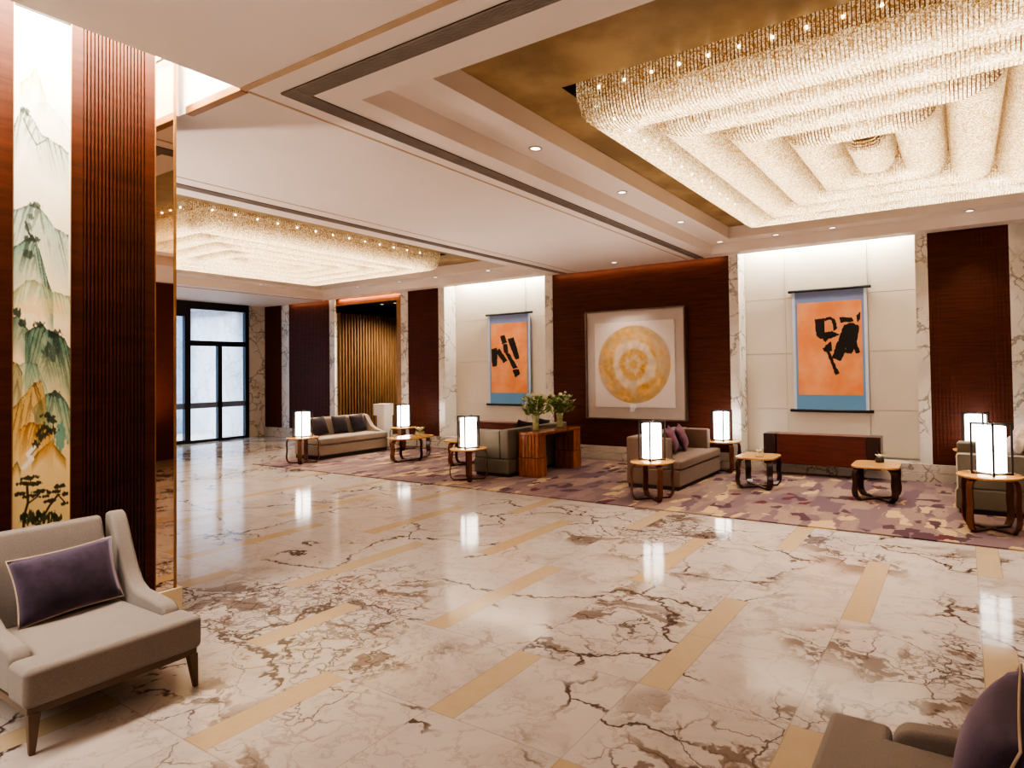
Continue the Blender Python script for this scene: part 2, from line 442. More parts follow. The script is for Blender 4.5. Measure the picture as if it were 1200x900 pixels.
struct(m, 'ceiling', GOLD)
m = MB()
for t1, t2, g in bays: risers(m, g, Z2, ZT); plane_holes(m, *g, [], ZT)
struct(m, 'ceiling', DARKTRIM)
struct(MB().box(-20.5, XR+.2, YN-.2, 12.6, 4.3, 4.4), 'ceiling', PLASTER)  # unseen cap slab added to keep outside light from leaking in
# ceiling grooves and beam trims
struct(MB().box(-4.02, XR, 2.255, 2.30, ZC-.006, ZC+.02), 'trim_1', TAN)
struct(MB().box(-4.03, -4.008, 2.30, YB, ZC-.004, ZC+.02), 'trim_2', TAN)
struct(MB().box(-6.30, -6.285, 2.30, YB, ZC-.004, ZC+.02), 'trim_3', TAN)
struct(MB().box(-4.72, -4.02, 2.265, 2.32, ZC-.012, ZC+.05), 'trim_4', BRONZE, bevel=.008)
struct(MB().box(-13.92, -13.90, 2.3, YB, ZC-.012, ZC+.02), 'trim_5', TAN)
tag(MB().box(LW+.03, -4.05, -4.5, 2.2, 3.95, 3.97).build('cove_light', COVE), 'glowing white cove light in the ceiling slot above the ribbed wood wall', 'light')

def vent(x0, x1, y0, y1, label):
    t = thing('ceiling_vent', label, 'vent', ((x0+x1)/2, (y0+y1)/2, ZC), 0, 'slotted ceiling vents')
    hx, hy = (x1-x0)/2, (y1-y0)/2
    MB().box(-hx, hx, -hy, hy, -.004, -.001).build('backing', DARKTRIM, t)
    m = MB(); long_x = hx > hy; w = min(hx, hy); n = 9
    for i in range(n):
        c = -w + (i+.5)*2*w/n; d = w/n*.42
        if long_x: m.box(-hx, hx, c-d, c+d, -.014, -.004)
        else: m.box(c-d, c+d, -hy, hy, -.014, -.004)
    m.build('slat_grille', VENT, t)
vent(-3.72, 2.3, 2.44, 2.57, 'long dark slotted vent crossing the near ceiling, parallel to the far wall')
vent(-3.86, -3.72, 2.44, 9.9, 'dark slotted vent along the left side of the right-hand ceiling tray')
vent(-6.62, -6.50, 2.6, 9.9, 'dark slotted vent along the right edge of the left-hand ceiling tray')

# ---- far wall
def wallbox(x0, x1, mat, name, y=YB, z0=0, z1=4.0, d=.45):
    return struct(MB().box(x0, x1, y, y+d, z0, z1), name, mat)
for a, b in ((-16.5, -15.72), (-15.40, -13.70), (-10.89, -9.93), (-6.87, -3.31), (-.40, .56), (1.30, XR)):
    m = MB().box(a, b, YB, YB+.45, 0, 4.0)
    if b-a < 2 or a > 0:                                    # fine vertical reeding on the narrow panels
        n = int((b-a)/.045)
        for i in range(n):
            x = a+(b-a)*(i+.5)/n; m.box(x-.017, x+.017, YB-.008, YB, .26, ZC-.001)
    struct(m, 'wall_back', WALLWOOD)
tn = 6
for a, b in ((-15.72, -15.40), (-13.70, -13.50), (-11.12, -10.89), (-9.93, -9.75), (-7.05, -6.87), (-3.31, -3.15), (-.56, -.40), (.56, 1.30)):
    struct(MB().box(a, b, YB-.015, YB+.43, 0, 4.0), 'trim_%d' % tn, WMARB); tn += 1
for a, b in ((-9.75, -7.05), (-3.15, -.56)):
    m = MB().box(a, b, 10.30, 10.45, 0, 4.0)
    struct(m, 'wall_back', CREAM)
    w = b-a; c = (a+b)/2; m = MB()
    px = [a, c-.62, c+.62, b]; pz = [.27, .98, 1.88, 2.78, 3.78]
    for i in range(3):
        for j in range(4):
            pr = .034 if i == 1 else .02
            m.box(px[i]+.003, px[i+1]-.003, 10.30-pr, 10.30, pz[j]+.003, pz[j+1]-.003)
    struct(m, 'wall_back', CREAM, bevel=.002, seg=1)
    struct(MB().box(a, b, YB, 10.45, 3.80, 3.9), 'ceiling', PLASTER)
# baseboards
m = MB()
for a, b in ((-11.12, XR),):
    m.box(a, b, 9.90, 10.25, 0.0, .13); m.box(a, b, 9.92, 10.25, .135, .255)
struct(m, 'baseboard_back', BMARB, bevel=.004, seg=1)
struct(MB().box(-16.5, -13.5, 9.90, 10.0, 0, .25), 'baseboard_back', BMARB, bevel=.004, seg=1)
# corridor with a golden ribbed side
m = MB().box(-13.9, -13.5, 10.36, 11.95, 0, 3.21)
for i in range(21):
    y = 10.02+i*.088; m.prism([(-13.5, y), (-13.43, y+.012), (-13.42, y+.048), (-13.5, y+.06)], 'z', 0.02, 3.2)
struct(m, 'wall_corridor_left', GOLDRIB)
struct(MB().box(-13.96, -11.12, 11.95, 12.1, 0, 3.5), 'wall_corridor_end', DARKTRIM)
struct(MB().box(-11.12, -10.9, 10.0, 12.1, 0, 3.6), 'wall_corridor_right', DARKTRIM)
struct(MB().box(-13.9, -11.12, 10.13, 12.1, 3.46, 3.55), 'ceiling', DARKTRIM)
struct(MB().box(-13.5, -11.12, 9.98, 10.12, 3.385, 3.8), 'trim_20', WALLWOOD)
struct(MB().box(-13.5, -11.12, 9.95, 10.0, 3.36, 3.39), 'trim_21', BRONZE)
struct(MB().box(-11.30, -11.12, 9.97, 10.1, 0, 3.36), 'trim_22', BRONZE)

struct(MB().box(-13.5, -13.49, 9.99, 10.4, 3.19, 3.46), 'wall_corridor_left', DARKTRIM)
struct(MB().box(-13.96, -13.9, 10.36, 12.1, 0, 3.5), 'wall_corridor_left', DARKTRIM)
# ---- left end: glazed doors and vestibule
struct(MB().box(XL-.15, XL, 9.47, YB, 0, ZC), 'wall_left', WMARB)
struct(MB().box(XL-.15, XL, .5, 5.2, 0, ZC), 'wall_left', WMARB)
d1 = struct(MB().box(XL-.06, XL+.06, 9.37, 9.47, 0, ZC).box(XL-.06, XL+.06, 7.88, 8.01, 0, ZC).box(XL-.06, XL+.06, 8.01, 9.37, 3.34, ZC)
            .box(XL-.06, XL+.06, 8.01, 9.37, 2.42, 2.55).box(XL-.06, XL+.06, 8.67, 8.77, 0, 2.42).box(XL-.06, XL+.06, 8.01, 9.37, 0, .06)
            .box(XL-.06, XL+.06, 5.2, 5.3, 0, ZC).box(XL-.06, XL+.06, 5.3, 7.88, 3.14, ZC).box(XL-.06, XL+.06, 5.3, 7.88, 0, .08).box(XL-.06, XL+.06, 6.7, 6.78, .08, 3.14), 'door_1', BLACKFR)
for a, b, c, d in ((8.01, 8.67, .06, 2.42), (8.77, 9.37, .06, 2.42), (8.01, 9.37, 2.55, 3.34), (5.3, 6.7, .08, 3.14), (6.78, 7.88, .08, 3.14)):
    MB().box(XL-.01, XL+.01, a, b, c, d).build('glass_pane', GLASS, d1)
for a, b in ((8.01, 8.67), (8.77, 9.37), (6.78, 7.88)):
    MB().box(XL-.014, XL+.014, a, b, .85, .99).build('frosted_band', FROST, d1)
struct(MB().box(-20.3, XL-.15, 9.47, 9.7, 0, ZC), 'wall_vestibule_right', VMARB)
struct(MB().box(-20.3, XL-.15, 4.8, 5.0, 0, ZC), 'wall_vestibule_left', VMARB)
struct(MB().box(-20.4, XL-.15, 4.8, 9.7, ZC, ZC+.1), 'ceiling', VMARB)
m = MB()
for y in (5.0, 6.2, 7.4, 8.6, 9.4): m.box(-19.55, -19.45, y, y+.07, 0, ZC)
m.box(-19.55, -19.45, 5.0, 9.47, 2.5, 2.6).box(-19.55, -19.45, 5.0, 9.47, 3.2, 3.3).box(-19.55, -19.45, 5.0, 9.47, .95, 1.05)
w1 = struct(m, 'window_1', simple('pale blue grey frame', srgb(150, 160, 178), .4))
MB().box(-19.51, -19.49, 5.0, 9.47, 0, ZC).build('glass_pane', GLASS, w1)

# ---- left panelled wall (mural, reeded wood, mirror)
struct(MB().box(LW-.8, LW-.02, YN, 2.19, 0, 4.0), 'wall_left', DARKTRIM)
def reeded(y0, y1, g0, g1):
    m = MB().box(LW-.02, LW-.012, y0, y1, .2, 3.98)
    if y0 < g0: m.box(LW-.012, LW, y0, g0, .2, 3.98)
    if g1 < y1: m.box(LW-.012, LW, g1, y1, .2, 3.98)
    n = max(1, int((g1-g0)/.0195)); p = (g1-g0)/n
    for i in range(n):
        a = g0+i*p; m.box(LW-.012, LW, a+.0042, a+p-.0042 if i < n-1 else g1, .2, 3.98)
    return m
struct(reeded(1.612, 2.075, 1.672, 2.03), 'wall_left', RIBWOOD)
struct(reeded(-2.0, 1.338, -1.9, 1.29), 'wall_left', RIBWOOD)
struct(MB().box(LW-.02, LW+.012, YN, 2.24, 0, .19).box(LW-.6, LW, 2.20, 2.24, 0, .19), 'baseboard_left', simple('cream stone plinth', srgb(214, 192, 160), .25), bevel=.006)
struct(MB().box(LW-.02, LW+.004, 2.192, 2.206, .19, 3.98), 'trim_30', BRONZE)
struct(MB().box(LW-.02, LW+.003, 2.073, 2.079, .19, 3.98), 'trim_31', BRONZE)
tag(MB().box(LW-.015, LW-.002, 2.08, 2.191, .195, 3.97).build('mirror_panel', MIRROR), 'tall narrow bronze-tinted mirror at the end of the ribbed wood wall', 'mirror')

# shell out of view
struct(MB().box(XL, LW-.8, .3, .5, 0, ZC), 'wall_front', CREAM)
struct(MB().box(LW, XR, YN-.2, YN, 0, 4.0), 'wall_front', CREAM)
struct(MB().box(XR, XR+.2, YN, YB+.45, 0, 4.0), 'wall_right', WALLWOOD)

# ------------------------------------------------------------------ painted surfaces (colour computed per vertex)
def paint_grid(name, img, P00, du, dv, mat, parent=None):
    h, w, _ = img.shape
    P00, du, dv = map(np.array, (P00, du, dv))
    uu = np.linspace(0, 1, w); vv = np.linspace(0, 1, h)
    co_ = (P00[None, None] + uu[None, :, None]*du + vv[:, None, None]*dv).reshape(-1, 3)
    i = np.arange((h-1)*(w-1)); r = i//(w-1); c = i % (w-1); a = r*w+c
    fs = np.stack([a, a+1, a+w+1, a+w], 1)
    me = bpy.data.meshes.new(name); me.from_pydata(co_.tolist(), [], fs.tolist())
    at = me.color_attributes.new('paint', 'FLOAT_COLOR', 'POINT')
    lin = np.where(img <= .04045, img/12.92, ((img+.055)/1.055)**2.4)
    at.data.foreach_set('color', np.concatenate([lin, np.ones((h, w, 1))], 2).astype(np.float32).ravel())
    me.materials.append(mat)
    o = bpy.data.objects.new(name, me); C.objects.link(o)
    if parent: o.parent = parent
    return o
def vnoise(shape, sy, sx, octv=4):
    H, W = shape; out = np.zeros(shape); amp = 1; tot = 0
    for k in range(octv):
        ny, nx = max(2, int(H/sy*2**k)+2), max(2, int(W/sx*2**k)+2)
        g = rng.random((ny, nx)); y = np.linspace(0, ny-1.001, H); x = np.linspace(0, nx-1.001, W)
        yi = y.astype(int); xi = x.astype(int); fy = (y-yi)[:, None]; fx = (x-xi)[None]
        fy = fy*fy*(3-2*fy); fx = fx*fx*(3-2*fx)
        v = (g[yi][:, xi]*(1-fy)*(1-fx)+g[yi+1][:, xi]*fy*(1-fx)+g[yi][:, xi+1]*(1-fy)*fx+g[yi+1][:, xi+1]*fy*fx)
        out += amp*v; tot += amp; amp *= .55
    return out/tot

# landscape mural: canvas rows = photo rows, 2 px per unit horizontally
H, W = 840, 100                                            # covers height 3.84 -> .20
Yc = np.linspace(10, 735, H)[:, None]*np.ones((1, W)); Xc = np.linspace(17, 82, W)[None]*np.ones((H, 1))
img = np.zeros((H, W, 3)); n1 = vnoise((H, W), 60, 25); n2 = vnoise((H, W), 14, 10); n3 = vnoise((H, W), 5, 4, 2); n4 = vnoise((H, W), 9, 2.2, 2)
def col(*c): return np.array(c)/255.
tt = np.clip((Yc-100)/480, 0, 1)[..., None]
img[:] = col(252, 244, 230)*(1-tt) + col(240, 212, 152)*tt
img += (n1-.5)[..., None]*.05
def blend(mask, c):
    global img
    img = img*(1-mask[..., None]) + c*mask[..., None]
def ridge(pts, fade, c, a=.8, rough=5, strokes=.5, sc=col(46, 54, 44), slant=.5):
    xs, ys = zip(*pts); top = np.interp(Xc, xs, ys, left=9999, right=9999) + (vnoise((H, W), 900, 9, 3)-.5)*rough*2
    d = Yc-top; inside = (d > 0)
    wash = inside*np.clip(1-d/fade, 0, 1)**.8*a*(.55+.7*n2)
    blend(np.clip(wash, 0, 1), c)
    st = vnoise((H, W), 60, 3.2, 2); sh = (d*slant).astype(int)
    idx = np.clip((np.arange(W)[None]-np.sign(Xc-np.mean(xs))*np.abs(sh)*.8).astype(int), 0, W-1)
    st = np.take_along_axis(st, idx, 1)
    s = inside*(st > .57)*np.clip(1-d/(fade*.8), 0, 1)*strokes
    blend(np.clip(s, 0, 1), sc)
    edge = inside*np.exp(-(d/3.0)**2)*strokes*.9*(n3 > .35)
    blend(np.clip(edge, 0, 1), sc)
def blob(x, y, rx, ry, c, a=1.0, rag=.5):
    d = ((Xc-x)/rx)**2+((Yc-y)/ry)**2 + (n3-.5)*rag*2.6 + (n4-.5)*1.6
    blend(np.clip((1.05-d)*2.2, 0, 1)*a*.9, c)
def line(pts, w, c, a=1.0):
    for (x0, y0), (x1, y1) in zip(pts, pts[1:]):
        L = max(1e-6, (x1-x0)**2+(y1-y0)**2); t_ = np.clip(((Xc-x0)*(x1-x0)+(Yc-y0)*(y1-y0))/L, 0, 1)
        d = np.hypot(Xc-x0-t_*(x1-x0), Yc-y0-t_*(y1-y0))
        blend(np.clip((w-d)*1.6, 0, 1)*a, c)
G1, G2, G3 = col(150, 170, 150), col(96, 132, 116), col(52, 92, 78); DK = col(34, 44, 36)
ridge([(24, 98), (33, 90), (40, 76), (47, 92), (52, 105)], 30, col(190, 190, 130), .7, 3, .4, col(120, 120, 70), .2)
ridge([(40, 120), (55, 112), (70, 128), (82, 140)], 30, col(214, 210, 186), .4, 3, .12)
ridge([(17, 150), (24, 132), (28, 127), (36, 134), (46, 152), (60, 158), (80, 168)], 52, G1, .75, 3, .55)
blob(29, 131, 6, 5, DK, .75); line([(27, 140), (34, 155), (42, 168), (52, 160)], 1.2, DK, .6)
ridge([(17, 250), (30, 243), (40, 237), (50, 246), (62, 262), (80, 270)], 70, col(140, 166, 150), .85, 2, .5)
blob(41, 240, 7, 4, DK, .75); blob(36, 255, 4, 4, DK, .6); blob(33, 268, 4, 5, DK, .5); line([(30, 262), (34, 275), (38, 280)], 1.6, DK, .7)
ridge([(17, 292), (26, 286), (34, 279), (42, 281), (48, 300), (56, 330), (62, 345)], 62, G2, .9, 3, .7)
blob(37, 281, 9, 5, DK, .85, .8); blob(34, 300, 6, 5, DK, .7)
ridge([(17, 345), (30, 332), (40, 328), (54, 338), (66, 342), (82, 346)], 36, col(176, 190, 150), .8, 3, .4, col(110, 100, 60))
blob(48, 362, 30, 12, col(238, 196, 130), .5, .8)
ridge([(17, 374), (22, 372), (30, 384), (36, 392)], 46, G3, .85, 3, .5); blob(20, 369, 6, 5, DK, .9, .9); blob(28, 381, 6, 4, DK, .85, .9)
ridge([(30, 392), (40, 385), (48, 380), (56, 386), (64, 390), (74, 396), (82, 410)], 84, col(70, 110, 92), .95, 3, .75)
blob(46, 382, 8, 4, DK, .85, .9); blob(64, 392, 9, 5, DK, .8, .9); blob(60, 412, 10, 12, col(44, 62, 56), .65, 1)
ridge([(17, 432), (30, 425), (44, 428), (58, 470)], 70, col(140, 176, 150), .6, 4, .3)
ridge([(40, 480), (52, 466), (64, 459), (74, 470), (82, 482)], 52, col(86, 144, 128), .85, 2, .5)
blob(65, 466, 7, 4, DK, .55, .9)
ridge([(17, 480), (28, 466), (40, 450), (48, 448), (54, 470)], 70, col(206, 158, 80), .85, 4, .7, col(104, 70, 34))
ridge([(17, 425), (22, 428), (27, 440)], 60, col(160, 130, 80), .7, 3, .7, col(80, 60, 40))
ridge([(24, 505), (36, 496), (50, 500), (62, 512)], 46, col(214, 160, 74), .85, 4, .6, col(120, 80, 34))
blob(72, 516, 9, 16, col(86, 150, 140), .8, .7)
ridge([(38, 540), (50, 528), (60, 520), (70, 534), (78, 545)], 16, col(206, 150, 66), .9, 2, .4, col(110, 76, 34))
line([(40, 527), (34, 534), (38, 540), (29, 549)], 3, col(250, 246, 236), .9); line([(43, 528), (37, 535)], .9, DK, .7)
for x, y, rx, ry in ((52, 490, 8, 4), (59, 496, 9, 5), (54, 505, 9, 6), (48, 514, 8, 6), (62, 508, 5, 5), (42, 522, 5, 5)): blob(x, y, rx, ry, col(40, 46, 34), .9, .9)
ridge([(17, 548), (22, 540), (26, 552)], 14, col(200, 150, 70), .8, 2, .3)
for x, y, rx, ry in ((35, 562, 12, 2.6), (28, 567, 9, 2.4), (40, 569, 11, 2.6), (25, 579, 8, 2.6), (36, 583, 9, 2.4), (46, 579, 9, 2.4), (70, 576, 8, 2.6), (64, 582, 8, 2.4), (76, 586, 6, 2.4), (58, 592, 8, 2.6), (74, 598, 6, 2.6), (52, 586, 6, 2)): blob(x, y, rx, ry, col(30, 30, 22), .92, .8)
line([(29, 622), (30, 604), (34, 590), (33, 572)], 1.7, col(70, 50, 34)); line([(33, 592), (44, 585), (48, 580)], 1.2, col(70, 50, 34)); line([(52, 608), (58, 598), (68, 586)], 1.6, col(70, 50, 34)); line([(68, 586), (76, 596)], 1, col(70, 50, 34))
for x, y, rx, ry in ((38, 608, 12, 8), (52, 612, 14, 8), (64, 614, 8, 6), (30, 606, 6, 4)): blob(x, y, rx, ry, col(44, 52, 30), .95, .9)
img = np.clip(img, 0, 1)
mural = thing('mural_panel', 'tall narrow landscape mural of green mountains and pines set in the ribbed wood wall', 'mural', (LW, 1.475, .2))
paint_grid('painted_panel', img, (.002, 1.342-1.475, 3.64), (0, .266, 0), (0, 0, -3.64), vertex_paint('mural paint', .5), mural)
MB().box(-.015, .004, -.1375, -.1335, 0, 3.66).build('edge_strip', BRONZE, mural)
MB().box(-.015, .004, .1335, .1375, 0, 3.66).build('edge_strip', BRONZE, mural)

# ------------------------------------------------------------------ carpet
zf = .0142
tag(MB().box(-11.4, XR-.05, 6.62, 9.88, .001, .014).build('carpet', CARPET), 'large purple and beige patchwork carpet under the lounge seating', 'carpet')

# ------------------------------------------------------------------ chandeliers
ZS = ZT - .012
def chandelier(xc, yc, label):
    t = thing('chandelier', label, 'chandelier', (xc, yc, ZS), 0, 'crystal strand chandeliers')
    hx, hy, w, D = 1.86, 2.20, .413, .40
    MB().box(-hx+.03, hx-.03, -hy+.03, hy-.03, -.02, 0).build('ceiling_plate', simple('chandelier plate', srgb(120, 84, 50), .5, .3), t)
    n = 13
    prof = []
    for i in range(n):
        a = PI*i/(n-1); q = math.cos(a); s_ = math.sin(a)
        u = w/2*(1-math.copysign(abs(q)**.62, q)); z = -D*abs(s_)**.72
        prof.append((u, z-.02))
    sw = .0092
    for k in range(4):
        m = MB(); ox, oy = hx-k*w, hy-k*w
        for side in range(4):
            half = oy if side % 2 == 0 else ox                 # half length along the side
            cnt = int(2*half/.0265); out = ox if side % 2 == 0 else oy
            for i in range(cnt):
                s0 = -half + (i+.5)*2*half/cnt; lim = half-abs(s0)
                pts = [p for p in prof if p[0] <= lim]
                if len(pts) < n:
                    j = len(pts)
                    if j and lim > pts[-1][0]+.004:
                        a, b = prof[j-1], prof[j]; f = (lim-a[0])/(b[0]-a[0]); pts.append((lim, a[1]+f*(b[1]-a[1])))
                if len(pts) < 2: continue
                vs = []
                for u, z in pts:
                    for e in (-sw, sw):
                        c = out-u
                        p = [(c, s0+e), (s0+e, c), (-c, s0+e), (s0+e, -c)][side]
                        vs.append((*p, z))
                m.add(vs, [(2*j, 2*j+1, 2*j+3, 2*j+2) for j in range(len(pts)-1)], True)
        rl = tag(m.build('crystal_roll', CRYSTAL, t), kind='stuff')
        if k == 0: roll0 = rl
    # middle roll with rounded ends
    m = MB(); ox, oy = hx-4*w, hy-4*w; cnt = int(2*oy/.0265)
    for i in range(cnt):
        s0 = -oy+(i+.5)*2*oy/cnt; e_ = max(0, abs(s0)-(oy-ox))/ox; sc = math.sqrt(max(.02, 1-e_**2))
        vs = []
        for u, z in prof:
            for e in (-sw, sw): vs.append(((u-w/2)*sc, s0+e, (z+.02)*sc**.7-.02))
        m.add(vs, [(2*j, 2*j+1, 2*j+3, 2*j+2) for j in range(n-1)], True)
    tag(m.build('crystal_roll', CRYSTAL, t), kind='stuff')
    # small bulbs showing through the outer strands
    bm = MB().lathe([(.001, -.012), (.009, -.008), (.012, 0), (.009, .008), (.001, .012)], 10)
    b0 = None
    pos = [(x, -hy+.012) for x in np.arange(-1.65, 1.7, .22)] + [(hx-.012, y) for y in np.arange(-1.9, 2.0, .3)] + [(-hx+.012, y) for y in np.arange(-1.9, 2.0, .3)]
    for x, y in pos:
        if b0 is None: b0 = bm.build('bulb', BULB, roll0); o = b0
        else: o = b0.copy(); C.objects.link(o)
        o.location = (float(x), float(y), -.15)
    # light strips inside each roll
    def strip(x, y, sx, sy):
        L = bpy.data.lights.new('roll_light', 'AREA'); L.shape = 'RECTANGLE'; L.size = max(sx, .16); L.size_y = max(sy, .16)
        L.energy = CH_W*max(sx, sy); L.color = (1, .92, .82); L.spread = 1.45
        o = bpy.data.objects.new('roll_light', L); C.objects.link(o); o.parent = t; o.location = (x, y, -.035)
    for k in range(4):
        ax, ay = hx-k*w-w/2, hy-k*w-w/2
        strip(ax, 0, .06, 2*ay); strip(-ax, 0, .06, 2*ay); strip(0, ay, 2*ax-.1, .06); strip(0, -ay, 2*ax-.1, .06)
    strip(0, 0, .06, .9)
    return t
CH_W = 3.9
chandelier(-.70, 6.26, 'big chandelier of nested crystal strand rolls above the right half of the lobby')
chandelier(-10.25, 6.26, 'glowing crystal strand chandelier in the far left ceiling tray')

# ------------------------------------------------------------------ downlights
def downlight(x, y, z, label, r=.045):
    t = thing('downlight', label, 'downlight', (x, y, z), 0, 'recessed ceiling downlights')
    MB().lathe([(r, -.001), (r+.016, -.001), (r+.016, -.008), (r, -.008), (r, -.001)], 20, cap=False).build('rim', CHROME, t)
    MB().lathe([(.001, -.003), (r, -.003)], 20, cap=False).build('lens', SPOTGLOW, t)
rows = [(-2.82, 2.95, Z1, 'nearest downlight at the near left corner of the right ceiling tray'),
        (-3.31, 4.55, Z1, 'second downlight along the left ledge of the right ceiling tray'),
        (-3.31, 6.22, Z1, 'third downlight along the left ledge of the right ceiling tray'),
        (-3.31, 7.93, Z1, 'fourth downlight along the left ledge of the right ceiling tray'),
        (-3.31, 9.53, Z1, 'downlight in the far left corner of the right ceiling tray'),
        (-2.42, 9.53, Z1, 'downlight on the far ledge of the right tray, left of the right-hand scroll'),
        (-1.60, 9.53, Z1, 'downlight on the far ledge of the right tray, above the right-hand scroll'),
        (.12, 9.53, Z1, 'downlight on the far ledge of the right tray, above the right wood panel'),
        (-5.18, 9.40, ZC, 'downlight in the flat ceiling above the round gold artwork'),
        (-8.15, 9.53, Z1, 'downlight on the far ledge of the left tray, above the left scroll'),
        (-9.6, 9.53, Z1, 'downlight on the far ledge of the left tray, just left of the left scroll'),
        (-10.7, 9.53, Z1, 'downlight on the far ledge of the left tray, right of the corridor'),
        (-12.1, 9.53, Z1, 'downlight on the far ledge of the left tray, above the corridor'),
        (-13.42, 8.0, Z1, 'downlight on the left ledge of the left tray, near the glass doors'),
        (-12.95, 10.95, 3.458, 'left downlight in the black corridor ceiling'),
        (-12.45, 10.95, 3.458, 'right downlight in the black corridor ceiling')]
for x, y, z, l in rows: downlight(x, y, z, l)

# ------------------------------------------------------------------ armchairs
def pillow_mesh(w, h, t, n=14, pinch=.07):
    m = MB(); vs = []; fs = []
    for s in (1, -1):
        b = len(vs)
        for i in range(n+1):
            for j in range(n+1):
                u = -1+2*i/n; v = -1+2*j/n
                th = t/2*((1-abs(u)**2.6)*(1-abs(v)**2.6))**.55
                vs.append((s*th, w/2*u*(1-pinch*(1-v*v)), h/2*v*(1-pinch*(1-u*u))))
        for i in range(n):
            for j in range(n):
                a = b+i*(n+1)+j; q = (a, a+n+1, a+n+2, a+1); fs.append(q if s > 0 else q[::-1])
    m.add(vs, fs, True); return m
def pillow_edge(w, h, n=12, pinch=.07):
    e = []
    for k in range(4*n):
        s, f = divmod(k, n); f = -1+2*f/n
        u, v = [(f, -1), (1, f), (-f, 1), (-1, -f)][s]
        e.append((0, w/2*u*(1-pinch*(1-v*v)), h/2*v*(1-pinch*(1-u*u))))
    return e
def cushion(loc, rz, tilt, w, h, t, mat, pipe, label, group=None, twist=0):
    o = pillow_mesh(w, h, t).build('cushion', mat, None, loc)
    bm = bmesh.new(); bm.from_mesh(o.data); bmesh.ops.remove_doubles(bm, verts=bm.verts, dist=1e-5); bm.to_mesh(o.data); bm.free()
    o.rotation_mode = 'XYZ'
    o.matrix_world = Matrix.Translation(loc) @ Matrix.Rotation(rz, 4, 'Z') @ Matrix.Rotation(tilt, 4, 'Y') @ Matrix.Rotation(twist, 4, 'X')
    tag(o, label, 'cushion', group)
    if pipe: MB().tube(pillow_edge(w, h), .0038, 6, closed=True).build('piping', pipe, o)
    return o
def bvh_of(objs):
    from mathutils.bvhtree import BVHTree
    dg = bpy.context.evaluated_depsgraph_get(); vs, ps = [], []
    for o in objs:
        if o.type != 'MESH': continue
        ev = o.evaluated_get(dg); me = ev.to_mesh(); b = len(vs)
        vs += [o.matrix_world @ v.co for v in me.vertices]; ps += [[b+i for i in p.vertices] for p in me.polygons]
        ev.to_mesh_clear()
    return BVHTree.FromPolygons(vs, ps)
def settle(c, host, others=()):
    """let a cushion come to rest on the seat and against the back"""
    bpy.context.view_layer.update()
    hosts = list(host.children_recursive)
    for o in others: hosts += [o]+list(o.children_recursive)
    tree = bvh_of(hosts); front = (host.matrix_world.to_3x3() @ Vector((1,0,0))).normalized()
    parts = [c]+list(c.children); from mathutils.bvhtree import BVHTree
    base = [[p.matrix_world @ v.co for v in p.data.vertices] for p in parts]; polys = [[list(q.vertices) for q in p.data.polygons] for p in parts]
    def hit(off):
        return any(tree.overlap(BVHTree.FromPolygons([v+off for v in b], q)) for b, q in zip(base, polys))
    off = front*.10+Vector((0,0,.10))
    k = 0
    while hit(off) and k < 60: off = off+front*.006+Vector((0,0,.004)); k += 1
    for d in (Vector((0,0,-.005)), -front*.005, Vector((0,0,-.005)), -front*.005):
        for _ in range(70):
            if hit(off+d): break
            off = off+d
    c.matrix_world = Matrix.Translation(off) @ c.matrix_world
    bpy.context.view_layer.update()
def armchair(loc, rz, label):
    t = thing('armchair', label, 'armchair', loc, rz, 'taupe lobby armchairs')
    hw = .347
    seat = [(.455, -.368), (.455, .368), (.245, .368), (.245, hw-.075), (-.30, hw-.075), (-.30, -hw+.075), (.245, -hw+.075), (.245, -.368)]
    MB().prism(seat, 'z', .20, .372).build('seat', CHAIRFAB, t, bevel=.03, seg=4)
    for s in (-1, 1):
        prof = [(.235, .21), (.245, .33), (.235, .375), (.20, .405), (.06, .42), (-.09, .43), (-.17, .465), (-.235, .545), (-.30, .66), (-.36, .78), (-.395, .835), (-.43, .85), (-.47, .845), (-.475, .80), (-.44, .21)]
        a, b = sorted((s*(hw-.075), s*(hw+.012)))
        MB().prism(prof, 'y', a+.002, b).build('arm', CHAIRFAB, t, bevel=.02, seg=4)
    MB().prism([(-.245, .36), (-.31, .52), (-.375, .74), (-.41, .83), (-.45, .845), (-.46, .80), (-.40, .36)], 'y', -hw+.085, hw-.105).build('backrest', CHAIRFAB, t, bevel=.022, seg=4)
    MB().box(-.42, .43, -.35, .35, .165, .205).build('base_rail', CHAIRLEG, t, bevel=.006)
    for sx, sy in ((1, 1), (1, -1), (-1, 1), (-1, -1)):
        x = .42*sx; y = .327*sy
        MB().add([(x+a*.023, y+b*.023, .175) for a, b in ((-1,-1),(1,-1),(1,1),(-1,1))] + [(x+.018*sx+a*.011, y+.010*sy+b*.011, 0) for a, b in ((-1,-1),(1,-1),(1,1),(-1,1))],
                 [(0,1,2,3), (7,6,5,4), (0,4,5,1), (1,5,6,2), (2,6,7,3), (3,7,4,0)]).build('leg', CHAIRLEG, t, bevel=.004, seg=2)
    return t
ch = armchair((-3.99, 1.415, 0), 0, 'taupe armchair with sloping arms standing by the mural wall, lower left')
settle(cushion((-4.11, 1.435, .585), .04, -.33, .47, .35, .14, PURPLE, PIPE, 'dark purple velvet lumbar cushion with pale piping on the armchair by the mural', 'purple armchair cushions', .04), ch)
ch2 = dup(ch, (0.0, 2.09, 0), PI, 'taupe armchair cut off by the lower right corner, seen from above')
settle(cushion((.10, 2.0, .605), PI-.05, -.36, .46, .34, .17, PURPLE, PIPE, 'purple velvet cushion on the armchair at the lower right corner', 'purple armchair cushions', -.05), ch2)

